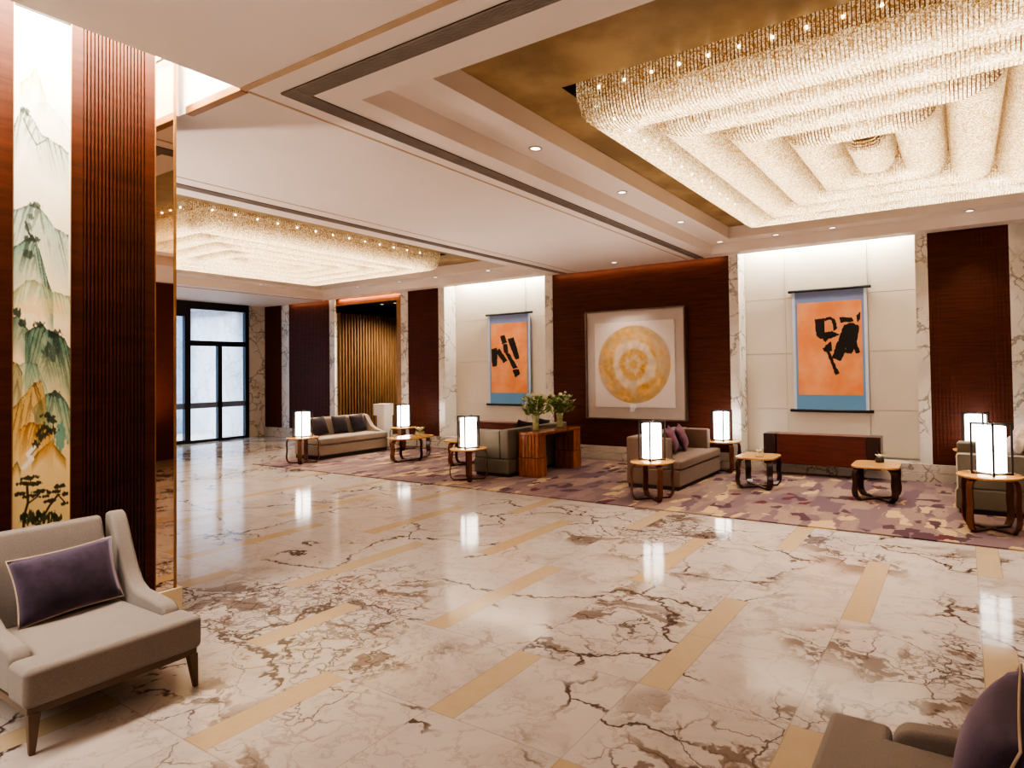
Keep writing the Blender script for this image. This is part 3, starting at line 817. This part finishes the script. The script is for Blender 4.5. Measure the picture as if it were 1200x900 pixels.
# ------------------------------------------------------------------ sofas
def sofa_boxy(name_label, loc, rz, Ly, D, hback, harm, mat, pipe=None, inset=.0, backt=.17, armw=.16, seat_h=.40):
    """front faces local +x, length along local y; origin = floor centre"""
    t = thing('sofa', name_label, 'sofa', loc, rz)
    hx, hy = D/2, Ly/2
    MB().box(-hx+.02, hx-.03, -hy+.02, hy-.02, .0, .05).build('plinth', DARKCUSHPL, t)
    MB().box(-hx, hx, -hy, hy, .05, .27).build('base', mat, t, bevel=.015)
    MB().box(-hx, -hx+backt, -hy+.001, hy-.001, .272, hback).build('backrest', mat, t, bevel=.025)
    for s in (-1, 1):
        a, b = sorted((s*(hy-armw), s*hy))
        MB().box(-hx+backt+.002, hx-.16-inset, a, b, .272, harm).build('arm', mat, t, bevel=.025)
    poly = [(-hx+backt+.01, -hy+armw+.004), (hx-.155-inset, -hy+armw+.004), (hx-.155-inset, -hy+.01), (hx+.012, -hy+.01), (hx+.012, hy-.01), (hx-.155-inset, hy-.01), (hx-.155-inset, hy-armw-.004), (-hx+backt+.01, hy-armw-.004)]
    if inset < 0: poly = [(-hx+backt+.01, -hy+armw+.004), (hx-.02, -hy+armw+.004), (hx-.02, hy-armw-.004), (-hx+backt+.01, hy-armw-.004)]
    MB().prism(poly, 'z', .274, seat_h).build('seat_cushion', mat, t, bevel=.03)
    if pipe:
        for s in (-1, 1):
            y = s*(hy+.003); x1 = hx-.165-inset
            MB().tube([(hx+.002, y, .07), (hx+.002, y, .255), (x1-.01, y, .285), (x1, y, harm-.02), (x1-.02, y, harm), (-hx+.03, y, harm)], .007, 6).build('piping', pipe, t)
    return t
DARKCUSHPL = simple('dark sofa plinth', (.03, .022, .02), .6)
# pale sofa, far left, sloping arms
tA = thing('sofa', 'pale taupe three-cushion sofa with sloping arms, farthest left on the carpet', 'sofa', (-10.98, 8.27, .0142))
hy = .82
MB().box(-.38, .36, -hy+.02, hy-.02, 0, .07).build('plinth', DARKCUSHPL, tA)
MB().box(-.40, .38, -hy, hy, .07, .27).build('base', SOFA_A, tA, bevel=.02)
for s in (-1, 1):
    prof = [(.30, .275), (.30, .38), (.25, .43), (.10, .46), (-.04, .52), (-.14, .64), (-.22, .745), (-.32, .77), (-.40, .76), (-.40, .275)]
    a, b = sorted((s*(hy-.11), s*hy)); MB().prism(prof, 'y', a, b).build('arm', SOFA_A, tA, bevel=.025)
MB().prism([(-.16, .40), (-.24, .74), (-.30, .775), (-.39, .765), (-.39, .275), (-.16, .275)], 'y', -hy+.112, hy-.112).build('backrest', SOFA_A, tA, bevel=.03)
MB().prism([(-.15, -hy+.115), (.305, -hy+.115), (.305, -hy+.005), (.40, -hy+.005), (.40, hy-.005), (.305, hy-.005), (.305, hy-.115), (-.15, hy-.115)], 'z', .274, .41).build('seat_cushion', SOFA_A, tA, bevel=.035)
for i, (y, tw) in enumerate(((-.46, .10), (.02, -.06), (.46, .08))):
    settle(cushion((-11.02, 8.27+y, .615), .15, -.30, .40, .37, .13, DARKCUSH, None,
            ['near dark plum cushion on the pale taupe sofa', 'middle dark plum cushion on the pale taupe sofa', 'far dark plum cushion on the pale taupe sofa'][i], 'dark cushions on the pale sofa', tw), tA)
sB = sofa_boxy('olive grey sofa turned away to the left, backed against the wooden desk with vases', (-6.42, 8.36, .0142), PI, 1.66, .70, .735, .72, SOFA_B, inset=-.155)
for i, y in enumerate((8.2, 8.72)):
    settle(cushion((-6.40, y, .63), PI, -.32, .44, .40, .13, DARKCUSH, None, ['nearer dark cushion showing above the olive grey sofa back', 'farther dark cushion showing above the olive grey sofa back'][i], 'dark cushions on the olive sofa', .2), sB)
sC = sofa_boxy('brown taupe sofa with two plum cushions, below the round gold artwork', (-3.70, 8.52, .0142), 0, 1.64, .80, .70, .695, SOFA_C, backt=.27)
for i, y in enumerate((8.42, 8.80)):
    settle(cushion((-3.80+.03*i, y, .60), .25, -.38, .40, .38, .14, PLUM, DARKCUSHPL, ['nearer dusty plum cushion on the brown taupe sofa', 'farther dusty plum cushion on the brown taupe sofa'][i], 'plum cushions on the brown sofa', .12), sC)
sD = sofa_boxy('olive grey sofa with pale piping at the right edge, behind the big lamp table', (.31, 8.60, .0142), PI, 1.30, .82, .69, .655, SOFA_B, PIPE, inset=-.155)
for i, y in enumerate((8.45, 8.9)):
    settle(cushion((.40, y-.1, .62), PI+.1, -.3, .44, .40, .15, PALECUSH, None, ['nearer pale taupe cushion on the right-edge sofa', 'farther pale taupe cushion on the right-edge sofa'][i], 'pale cushions on the right sofa', .15), sD)

# ------------------------------------------------------------------ tables
def leg_profile(r, h):
    return [(r*.80, h-.028), (r*.98, h-.06), (r*1.03, h*.72), (r*1.0, h*.5), (r*1.04, h*.30), (r*1.0, h*.14), (r*.90, .03), (r*.84, .013)]
def smooth_path(pts, k=5):
    out = []
    P = [pts[0]]+list(pts)+[pts[-1]]
    for i in range(1, len(P)-2):
        for j in range(k):
            u = j/k; a, b, c, d = P[i-1], P[i], P[i+1], P[i+2]
            out.append(tuple(.5*((2*b[q])+(-a[q]+c[q])*u+(2*a[q]-5*b[q]+4*c[q]-d[q])*u*u+(-a[q]+3*b[q]-3*c[q]+d[q])*u**3) for q in range(len(b))))
    out.append(tuple(pts[-1])); return out
def side_table(loc, rz, label, r=.28, h=.49, legmat=None, hoop=False):
    t = thing('side_table', label, 'side table', loc, rz, 'round lamp tables')
    MB().lathe([(.001, h-.024), (r-.012, h-.024), (r, h-.016), (r, h-.003), (r-.004, h), (.001, h)], 40, cap=False).build('tabletop', TABLETOP, t)
    for k in range(4):
        a = -PI/2+k*PI/2; d = Vector((math.cos(a), math.sin(a), 0)); w = Vector((-d.y, d.x, 0))
        path = [(d.x*q, d.y*q, z) for q, z in smooth_path(leg_profile(r*.96, h))]
        wood_leg = (k % 2 == 0) or not hoop
        MB().band(path, w, .07, .014).build('leg', (legmat or TABLELEG) if wood_leg else DARKLEG, t)
    m = MB().box(-r*.86, r*.86, -.022, .022, .001, .018).box(-.022, .022, -r*.86, r*.86, .0005, .0178)
    m.build('cross_stretcher', DARKLEG, t)
    return t
st = side_table((-10.60, 7.11, zf), PI/4, 'round lamp table in front of the near end of the pale taupe sofa', h=.48)
dup(st, (-10.40, 9.34, zf), PI/4, 'round lamp table past the far end of the pale taupe sofa')
dup(st, (-6.52, 7.13, zf), PI/4, 'round lamp table in front of the end of the olive grey sofa')
dup(st, (-3.42, 7.12, zf), PI/4, 'round lamp table at the near end of the brown taupe sofa')
dup(st, (-3.33, 9.58, zf), PI/4, 'round lamp table half hidden behind the far arm of the brown taupe sofa')
side_table((.20, 7.30, zf), PI/4+.12, 'round lamp table with bent copper-toned legs at the right edge of the carpet', r=.29, h=.545, hoop=False)
side_table((.12, 9.42+.14, zf), PI/4, 'round lamp table behind the right-edge table, close to the dark wood panel', r=.27, h=.52, hoop=False)

def rounded_rect(hx, hy, r, n=5):
    pts = []
    for cx_, cy_, a0 in ((hx-r, hy-r, 0), (-hx+r, hy-r, PI/2), (-hx+r, -hy+r, PI), (hx-r, -hy+r, 1.5*PI)):
        for i in range(n+1): a = a0+PI/2*i/n; pts.append((cx_+r*math.cos(a), cy_+r*math.sin(a)))
    return pts
def coffee_table(loc, rz, label, hx=.27, hy=.29, h=.43, wide=False):
    t = thing('coffee_table', label, 'coffee table', loc, rz, 'low coffee tables')
    MB().prism(rounded_rect(hx, hy, min(hx, hy)*.5, 7), 'z', h-.026, h).build('tabletop', TABLETOP, t, bevel=.005, seg=2)
    dirs = [(1,1), (1,-1), (-1,1), (-1,-1)]
    for sx, sy in dirs:
        d = Vector((sx*(hx-.04), sy*(hy-.04), 0)); L = d.length; dn = d.normalized(); w = Vector((-dn.y, dn.x, 0))
        path = [(dn.x*q, dn.y*q, z) for q, z in smooth_path(leg_profile(L*.93, h))]
        MB().band(path, w, .08, .022).build('leg', DARKLEG, t)
    L = math.hypot(hx-.04, hy-.04)*.80; m = MB()
    for i, a in enumerate((math.atan2(hy, hx), -math.atan2(hy, hx))):
        c, s_ = math.cos(a), math.sin(a); z1 = .02-.0006*i
        m.add([(c*u-s_*v, s_*u+c*v, z) for z in (.001+.0006*i, z1) for u, v in ((-L, -.025), (L, -.025), (L, .025), (-L, .025))],
              [(3,2,1,0), (4,5,6,7), (0,1,5,4), (1,2,6,5), (2,3,7,6), (3,0,4,7)])
    m.build('cross_stretcher', DARKLEG, t)
    return t
ct = coffee_table((-2.46, 8.50, zf), 0, 'square honey-topped coffee table in front of the brown taupe sofa')
dup(ct, (-.95, 8.36, zf), 0, 'square honey-topped coffee table before the right half of the wall console')
def oval_table(loc, label):
    t = thing('coffee_table', label, 'coffee table', loc, 0, 'low coffee tables')
    hx, hy, h = .30, .46, .44
    MB().prism(rounded_rect(hx, hy, .28, 8), 'z', h-.026, h).build('tabletop', TABLETOP, t, bevel=.005, seg=2)
    for dx, dy, w, m_ in ((0, -1, .10, TABLELEG), (0, 1, .10, TABLELEG), (1, 0, .05, DARKLEG), (-1, 0, .05, DARKLEG)):
        d = Vector((dx, dy, 0)); L = (hx if dx else hy)-.03
        path = [(dx*q, dy*q, z) for q, z in smooth_path(leg_profile(L, h))]
        MB().band(path, (-dy, dx, 0), w, .016).build('leg', m_, t)
    MB().box(-hx*.82, hx*.82, -.02, .02, .001, .016).box(-.02, .02, -hy*.82, hy*.82, .0005, .0158).build('cross_stretcher', DARKLEG, t)
    return t
oval_table((-9.02, 8.28, zf), 'long oval coffee table in front of the pale taupe sofa')
oval_table((-7.72, 8.42, zf), 'oval coffee table mostly hidden behind the lamp table by the olive grey sofa')

# ------------------------------------------------------------------ lantern lamps
def lantern(loc, rz, label, s=1.0):
    t = thing('table_lamp', label, 'lamp', loc, rz, 'lantern table lamps')
    r, h, q = .122*s, .43*s, .165*s; z0 = .03*s
    MB().lathe([(r, z0), (r, z0+h), (r-.004, z0+h), (r-.004, z0)], 32, cap=False).lathe([(.001, z0+h-.012), (r-.005, z0+h-.012)], 32, cap=False).lathe([(.001, z0+.006), (r-.005, z0+.006)], 32, cap=False).build('lamp_shade', SHADE, t)
    b = .009*s; H = .495*s
    for k in range(4):
        a = k*PI/2; x, y = q*math.cos(a), q*math.sin(a)
        MB().box(x-b, x+b, y-b, y+b, 0, H).build('post', LAMPFR, t)
    MB().box(-q, q, -b, b, H-2*b, H-.0005).box(-b, b, -q, q, H-2*b-.0003, H-.001).build('top_cross', LAMPFR, t)
    MB().box(-q, q, -b, b, .001, 2*b).box(-b, b, -q, q, .0012, 2*b+.0003).lathe([(.001, .0005), (.055*s, .0005), (.055*s, .018), (.001, .018)], 20, cap=False).build('base', LAMPFR, t)
    L = bpy.data.lights.new('lamp_ceiling_fill', 'SPOT'); L.energy = UP_W; L.spot_size = 2.1; L.spot_blend = 1; L.color = (1, .93, .86); L.shadow_soft_size = .07  # spot added above the closed shade as ceiling fill
    o = bpy.data.objects.new('lamp_ceiling_fill', L); C.objects.link(o); o.parent = t; o.location = (0, 0, z0+h+.02); o.rotation_euler = (PI, 0, 0)
    return t
UP_W = 75
zl = zf+.48
lp = lantern((-10.60, 7.11, zl), .86, 'glowing white lantern lamp on the table by the near end of the pale taupe sofa')
l2 = dup(lp, (-10.40, 9.34, zl), .5, 'glowing white lantern lamp behind the long oval coffee table')
dup(lp, (-6.52, 7.13, zl), .42, 'glowing white lantern lamp beside the end of the olive grey sofa')
dup(lp, (-3.42, 7.12, zl+.01), .31, 'glowing white lantern lamp at the near end of the brown taupe sofa')
l5 = dup(lp, (-3.36, 9.58, zl), .5, 'glowing white lantern lamp behind the far arm of the brown taupe sofa')
lantern((.22, 7.30, zf+.545), .06, 'largest glowing lantern lamp, on the right-edge table', 1.04)
l7 = lantern((.12, 9.56, zf+.52), .5, 'lantern lamp partly hidden behind the largest lamp at the right edge', 1.0)

for l_ in (l2, l5, l7):                                    # close to the wall: no upward beam
    for c_ in [c for c in l_.children if c.type == 'LIGHT']: bpy.data.objects.remove(c_)
# ------------------------------------------------------------------ desk, consoles, stand
td = thing('desk', 'glossy striped wood waterfall desk with slab legs, holding two flower vases', 'desk', (-5.82, 8.32, zf))
MB().box(-.19, .19, -.62, .62, .64, .685).build('desktop', DESKWOOD, td, bevel=.008)
for s in (-1, 1):
    m = MB()
    for i in range(6):
        x0 = -.19+i*.38/6; a, b = sorted((s*.40, s*.615)); m.box(x0+.002, x0+.38/6-.002, a, b, .30, .64)
        a, b = sorted((s*.385, s*.625)); m.box(x0+.002, x0+.38/6-.002, a, b, .0, .295)
    m.build('slab_leg', DESKWOOD, td, bevel=.004, seg=1)
def console(xc, label):
    t = thing('wall_console', label, 'console', (xc, 9.74, .185), 0, 'wall-hung wood consoles')
    MB().box(-.64, .64, -.12, .15, 0, .435).build('cabinet_front', CONSWOOD, t, bevel=.004, seg=1)
    for s in (-1, 1):
        a, b = sorted((s*.645, s*.83)); MB().box(a, b, -.16, .15, -.01, .455).build('end_block', CONSDARK, t, bevel=.006, seg=1)
    MB().box(-.645, .645, -.13, .15, .437, .452).build('console_top', CONSWOOD, t, bevel=.003, seg=1)
    return t
console(-1.86, 'wall-hung red-brown console with dark ends under the right-hand orange scroll')
console(-8.22, 'wall-hung red-brown console with dark ends under the left-hand orange scroll')
tp = thing('display_stand', 'pale stepped upright stand behind the far end of the pale taupe sofa', 'stand', (-11.20, 9.52, zf))
MB().box(-.12, .12, -.12, .12, 0, .70).build('column', CREAM, tp, bevel=.006)
MB().box(-.22, .14, -.13, .13, .70, .96).build('head_block', CREAM, tp, bevel=.006)

# ------------------------------------------------------------------ flowers and small table pieces
LEAF = simple('green leaf', srgb(122, 142, 66), .5, var=.3, scale=20)
STEM = simple('green stem', srgb(88, 112, 50), .5)
PETAL = simple('white petal', srgb(240, 234, 206), .5, var=.05)
WATERY = simple('greenish vase water', srgb(186, 178, 104), .15)
def bouquet(loc, seed, label):
    R = random.Random(seed)
    t = thing('flower_vase', label, 'vase of flowers', loc, 0, 'flower vases on the desk')
    MB().lathe([(.001, 0), (.055, 0), (.058, .02), (.052, .15), (.066, .25), (.062, .25), (.048, .15), (.053, .02), (.001, .015)], 24, cap=False).build('vase', VASEGLASS, t)
    MB().lathe([(.001, .017), (.051, .022), (.046, .14), (.001, .14)], 20, cap=False).build('water', WATERY, t)
    ms, ml = MB(), MB(); heads = []
    for i in range(18):
        a = R.random()*2*PI; rr = .19*math.sqrt(R.random()); z = .36+.20*R.random()+.04*(1-rr/.19)
        p = Vector((rr*math.cos(a), rr*math.sin(a), z))
        ms.tube([(.02*math.cos(a+2.5), .02*math.sin(a+2.5), .03), (.02*math.cos(a), .02*math.sin(a), .24), tuple(p)], .0035, 5)
        heads.append(p)
    for i in range(170):
        a = R.random()*2*PI; q = .19*R.random()**.6; z = .25+.27*R.random()
        c = Vector((q*math.cos(a), q*math.sin(a), z)); d = Vector((math.cos(a), math.sin(a), .3+R.random()*.9)).normalized()
        w = d.cross(Vector((R.random()-.5, R.random()-.5, 1))).normalized(); L = .06+.06*R.random(); wd = .018+.014*R.random()
        n_ = d.cross(w)*.012
        ml.add([c, c+d*L*.5+w*wd+n_, c+d*L, c+d*L*.5-w*wd+n_], [(0,1,2,3)], True)
    stems = ms.build('stems', STEM, t); tag(ml.build('leaves', LEAF, t), kind='stuff')
    for p in heads:
        m = MB(); s_ = .038+.022*R.random()
        for k in range(3):
            for j in range(6):
                a = j*PI/3+k*.5; e = .4+.5*k
                d = Vector((math.cos(a)*math.sin(e), math.sin(a)*math.sin(e), math.cos(e))); w = Vector((-math.sin(a), math.cos(a), 0))
                m.add([p+d*.004, p+d*s_*.6+w*s_*.42, p+d*s_*1.05, p+d*s_*.6-w*s_*.42], [(0,1,2,3)], True)
        m.build('blossom', PETAL, stems)
    return t
bouquet((-5.90, 8.02, zf+.685), 3, 'nearer glass vase of white and green flowers on the wooden desk')
bouquet((-5.84, 8.62, zf+.685), 8, 'farther glass vase of white and green flowers on the wooden desk')
def bud_vase(loc, label, dark, s=1.0):
    t = thing('bud_vase', label, 'small vase', loc, 0, 'bud vases on the coffee tables')
    MB().lathe([(.001, 0), (.05*s, 0), (.055*s, .02*s), (.05*s, .05*s), (.04*s, .055*s), (.001, .05*s)], 18, cap=False).build('bowl', LAMPFR if dark else VASEGLASS, t)
    m = MB()
    for j in range(7):
        a = j*.9; d = Vector((math.cos(a), math.sin(a), 1.0)).normalized(); w = Vector((-math.sin(a), math.cos(a), 0)); c = Vector((0, 0, .05*s)); L = .085*s
        m.add([c, c+d*L*.55+w*.03*s, c+d*L+Vector((0,0,-.012*s)), c+d*L*.55-w*.03*s], [(0,1,2,3)], True)
    m.build('blossom', PETAL, t)
    m = MB()
    for j in range(3):
        a = j*1.1-.2; m.tube([(0, 0, .05*s), (.05*s*math.cos(a), .05*s*math.sin(a), .10*s), (.10*s*math.cos(a), .10*s*math.sin(a), .14*s)], [.004, .003, .001], 5)
    m.build('sprig', STEM, t)
bud_vase((-2.40, 8.36, zf+.43), 'small clear bowl with white blossom on the left square coffee table', False)
bud_vase((-.93, 8.52, zf+.43), 'small dark bowl with white blossom on the right square coffee table', True)
bud_vase((-8.93, 8.42, zf+.44), 'small bright vase with white blossom on the long oval coffee table', False, 1.7)

# ------------------------------------------------------------------ artworks on the far wall
SILK = NT('blue grey silk'); _z = SILK.xyz(SILK.obj())[2]
SILK = SILK.P(Base_Color=SILK.ramp(SILK.M('ADD', SILK.M('MULTIPLY', _z, .45), .5), [(.2, srgb(106, 156, 200)), (.6, srgb(126, 142, 186))]), Roughness=.5)
SILKEDGE = simple('pale silk edge', srgb(196, 206, 224), .5)
ORANGE = NT('orange paper'); _o = ORANGE.obj(); _n = ORANGE.noise(_o, 2.2, 4)
ORANGE = ORANGE.P(Base_Color=ORANGE.mix(ORANGE.step(_n, .3, .75), srgb(228, 140, 86), srgb(238, 170, 124)), Roughness=.7)
INK = simple('black ink', (.008, .007, .007), .5)
def ragged(poly, amp=.012, step=.03, seed=0):
    R = random.Random(seed); out = []
    for (x0, y0), (x1, y1) in zip(poly, poly[1:]+poly[:1]):
        L = math.hypot(x1-x0, y1-y0); n = max(1, int(L/step))
        for i in range(n):
            f = i/n; out.append((x0+(x1-x0)*f+R.uniform(-amp, amp), y0+(y1-y0)*f+R.uniform(-amp, amp)))
    return out
def scroll(xc, label, strokes, sc0):
    """strokes: polygons in (px, py) crop units; sc0 maps them to metres around the paper's centre"""
    t = thing('hanging_scroll', label, 'scroll', (xc, 10.238, 1.92), 0, 'orange hanging scrolls')
    MB().box(-.56, .56, -.01, .005, -.95, .95).build('silk_border', SILK, t)
    for s in (-1, 1):
        a, b = sorted((s*.515, s*.561)); MB().box(a, b, -.0125, -.0102, -.94, .94).build('edge_band', SILKEDGE, t)
    paper = MB().box(-.48, .48, -.013, -.0105, -.71, .76).build('paper', ORANGE, t)
    for z in (.955, -.96):
        m = MB().tube([(-.62, -.004, z), (.62, -.004, z)], .022, 10); m.build('rod', INK, t)
    bm = bmesh.new()
    for i, poly in enumerate(strokes):
        P = ragged([sc0(p) for p in poly], .009, .022, i+int(abs(xc)*10))
        bm.faces.new([bm.verts.new((x, -.0145-.0002*i, z)) for x, z in P])
    bmesh.ops.triangulate(bm, faces=bm.faces[:])
    me = bpy.data.meshes.new('brush_strokes'); bm.to_mesh(me); bm.free(); me.materials.append(INK)
    o = bpy.data.objects.new('brush_strokes', me); C.objects.link(o); o.parent = paper
    return t
sR = lambda p: ((p[0]-386)/242*.96, .025+(476-p[1])/362*1.47)
strokesR = [[(334,361),(368,358),(366,400),(372,436),(352,438),(338,425)], [(368,362),(392,352),(412,366),(416,400),(404,412),(402,392),(398,370),(384,364),(372,372)],
            [(366,416),(398,410),(426,424),(400,436),(380,440),(372,452),(362,440)], [(427,358),(470,360),(476,376),(432,380)], [(440,392),(462,380),(496,392),(494,420),(470,428),(428,526),(394,514),(420,446)],
            [(474,398),(498,402),(490,440),(468,500),(438,492),(452,470)], [(486,452),(498,496),(484,500),(474,470)], [(360,476),(392,450),(396,486),(372,490)], [(370,482),(382,480),(400,526),(394,532)], [(388,528),(400,524),(420,574),(408,582)],
            [(490,352),(504,340),(502,372),(492,384)]]
scroll(-1.80, 'orange scroll with black brush strokes hanging in the right-hand niche', strokesR, sR)
sL = lambda p: ((p[0]-289)/150*.94, .025+(432-p[1])/308*1.47)
strokesL = [[(254,336),(272,328),(283,364),(262,371)], [(285,350),(311,342),(334,435),(318,441)], [(265,368),(283,372),(287,411),(268,408)], [(215,392),(238,386),(240,420),(237,467),(217,469)],
            [(232,402),(250,390),(283,445),(266,453)], [(275,410),(292,412),(326,476),(308,482)], [(305,486),(331,482),(334,505),(316,519)]]
scroll(-8.20, 'orange scroll with black brush strokes hanging in the left-hand niche', strokesL, sL)

# round gold artwork
N_ = 190
yy, xx = np.mgrid[1:-1:N_*1j, -1:1:N_*1j]; yy = -yy; yy = -yy
r = np.hypot(xx, yy)/.95; th = np.arctan2(yy, xx)
def polar(kr, kt, o=3):
    g = vnoise((256, 720), 256/kr, 720/kt, o); ri = np.clip((r*200).astype(int), 0, 255); ti = ((th+PI)/(2*PI)*719).astype(int)
    return g[ri, ti]
pa, pb, pc = polar(5, 26), polar(14, 40, 2), polar(3, 8)
art = np.ones((N_, N_, 3))*col(240, 228, 220)
wh, go, dg, gr = col(244, 234, 224), col(230, 192, 124), col(200, 148, 74), col(206, 188, 172)
gold = wh*0+go[None, None]*(1-pb[..., None])+dg*pb[..., None]
gold = gold*(.90+.26*pa[..., None])
def ringmask(a, b, s=.07, wob=.10):
    rr = r+(pc-.5)*wob; return np.clip((rr-a)/s, 0, 1)*np.clip((b-rr)/s, 0, 1)
for a, b, base_, al in ((0, .97, gold, 1.15), (.82, 1.0, gr[None, None]*(.8+.3*pa[..., None]), .35), (.36, .60, wh[None, None]*(.9+.15*pa[..., None]), .7), (.08, .26, wh[None, None]*(.9+.15*pa[..., None]), .45)):
    k_ = (ringmask(a, b, .07 if a else .02, .16 if a else .02)*al*(1 if a else .45+.75*pc)*np.clip(.45+pa*1.0, 0, 1))[..., None]; art = art*(1-k_)+base_*k_
k_ = (ringmask(.0, .99)*np.clip((xx*.8+yy*.2), 0, 1)*.45*(r > .62)*(yy > -.3))[..., None]; art = art*(1-k_)+gr*k_
art = np.clip(art, 0, 1)
ta = thing('framed_artwork', 'square framed artwork of a textured gold disc on the dark wood wall', 'picture', (-5.07, YB-.09, 1.75))
GREYMAT = simple('grey mat board', srgb(214, 200, 191), .6, var=.02)
MB().box(-.979, .979, .03, .085, -.969, .969).build('mat_board', GREYMAT, ta)
fr = MB()
for a, b, c, d in ((-1.0, -.98, -.99, .99), (.98, 1.0, -.99, .99), (-.98, .98, .97, .99), (-.98, .98, -.99, -.97)): fr.box(a, b, -.03, .088, c, d)
fr.build('frame', simple('dark bronze frame', srgb(120, 102, 90), .35, .5), ta)
canvas = MB().box(-.80, .80, -.005, .03, -.77, .77).build('canvas', simple('off white canvas', srgb(240, 228, 220), .6, var=.02), ta)
paint_grid('gold_disc_painting', art, (-.795, -.0065, .765), (1.59, 0, 0), (0, 0, -1.53), vertex_paint('gold disc paint', .45), canvas)
MB().box(-.979, .979, -.026, -.024, -.969, .969).build('glazing', glass_mat('picture glass', (1, 1, 1), .35), ta)

# ------------------------------------------------------------------ light
def area(name, loc, rot, sx, sy, e, colr, spread=PI):
    L = bpy.data.lights.new(name, 'AREA'); L.shape = 'RECTANGLE'; L.size = sx; L.size_y = sy; L.energy = e; L.color = colr; L.spread = spread
    o = bpy.data.objects.new(name, L); C.objects.link(o); o.location = loc; o.rotation_euler = rot
    return o
WARM = (1, .91, .80)
for xc in (-8.4, -1.855): area('niche_cove', (xc, 10.10, 3.78), (.45,0,0), 2.4, .08, 45, (1, .95, .80))
area('wood_cove', (-5.09, YB-.08, 3.51), (.5, 0, 0), 3.4, .03, 2.5, (1, .66, .38))
area('wood_cove', (-14.5, YB-.08, 3.51), (.5, 0, 0), 1.6, .03, 1.5, (1, .62, .32))
area('corridor_cove', (-12.3, 9.93, 3.51), (.6, 0, 0), 2.2, .03, 8, (1, .66, .34))
L = bpy.data.lights.new('corridor_light', 'SPOT'); L.energy = 420; L.spot_size = 2.7; L.spot_blend = .8; L.color = (1, .84, .66); L.shadow_soft_size = .03
o = bpy.data.objects.new('corridor_light', L); C.objects.link(o); o.location = (-12.2, 10.8, 3.42)
area('mural_cove', (LW+.16, .9, 3.93), (0, 0, 0), .16, 2.4, 15, (1, .74, .40))
area('vestibule_daylight', (-18.2, 7.3, 3.45), (0,0,0), 2.4, 4.2, 250, (.90, .95, 1.0), 1.6)
area('unseen_lobby_fill', (0.2, -2.6, 3.5), (0,0,0), 5.0, 3.2, 6, (1, .88, .76))  # unseen area light added behind the camera as fill
for x, y, z, e in ((.6, -1.6, .5, 170), (-2.6, -1.6, .5, 150), (-7.2, 1.3, .4, 300), (-11.5, 1.6, .4, 260), (3.4, 5.6, .4, 130)):   # unseen spots added as fill to brighten the ceiling
    L = bpy.data.lights.new('unseen_ceiling_fill', 'SPOT'); L.energy = e; L.spot_size = 2.7; L.spot_blend = 1; L.color = (1, .89, .80); L.shadow_soft_size = .12
    o = bpy.data.objects.new('unseen_ceiling_fill', L); C.objects.link(o); o.location = (x, y, z); o.rotation_euler = (PI, 0, 0)
for x, y, z, e in ((-3.31, 4.55, Z1, 18), (-3.31, 6.22, Z1, 18), (-3.31, 7.93, Z1, 18), (-2.42, 9.4, Z1, 20), (-1.2, 9.4, Z1, 20), (.12, 9.4, Z1, 16), (-5.18, 9.3, ZC, 30), (-8.15, 9.4, Z1, 20), (-14.5, 8.9, Z1, 40), (-12.2, 9.3, Z1, 16), (-7.1, 3.6, Z1, 30), (-7.1, 5.2, Z1, 34), (-7.1, 6.8, Z1, 30), (-9.8, 3.2, Z1, 34)):  # beams on the left with no fixture are added fill
    L = bpy.data.lights.new('downlight_and_fill', 'SPOT'); L.energy = e*2.2; L.spot_size = 1.5; L.spot_blend = .8; L.color = WARM; L.shadow_soft_size = .04
    o = bpy.data.objects.new('downlight_and_fill', L); C.objects.link(o); o.location = (x, y, z-.02)
w = bpy.data.worlds.new('outside light'); bpy.context.scene.world = w; w.use_nodes = True
bg = w.node_tree.nodes['Background']; bg.inputs[0].default_value = (.75, .86, 1, 1); bg.inputs[1].default_value = 1.5
sc = bpy.context.scene
sc.view_settings.view_transform = 'AgX'
sc.view_settings.look = 'AgX - High Contrast'
sc.view_settings.exposure = 0.66
sc.cycles.max_bounces = 8; sc.cycles.diffuse_bounces = 4; sc.cycles.glossy_bounces = 3; sc.cycles.transmission_bounces = 4
sc.cycles.sample_clamp_indirect = 6.0
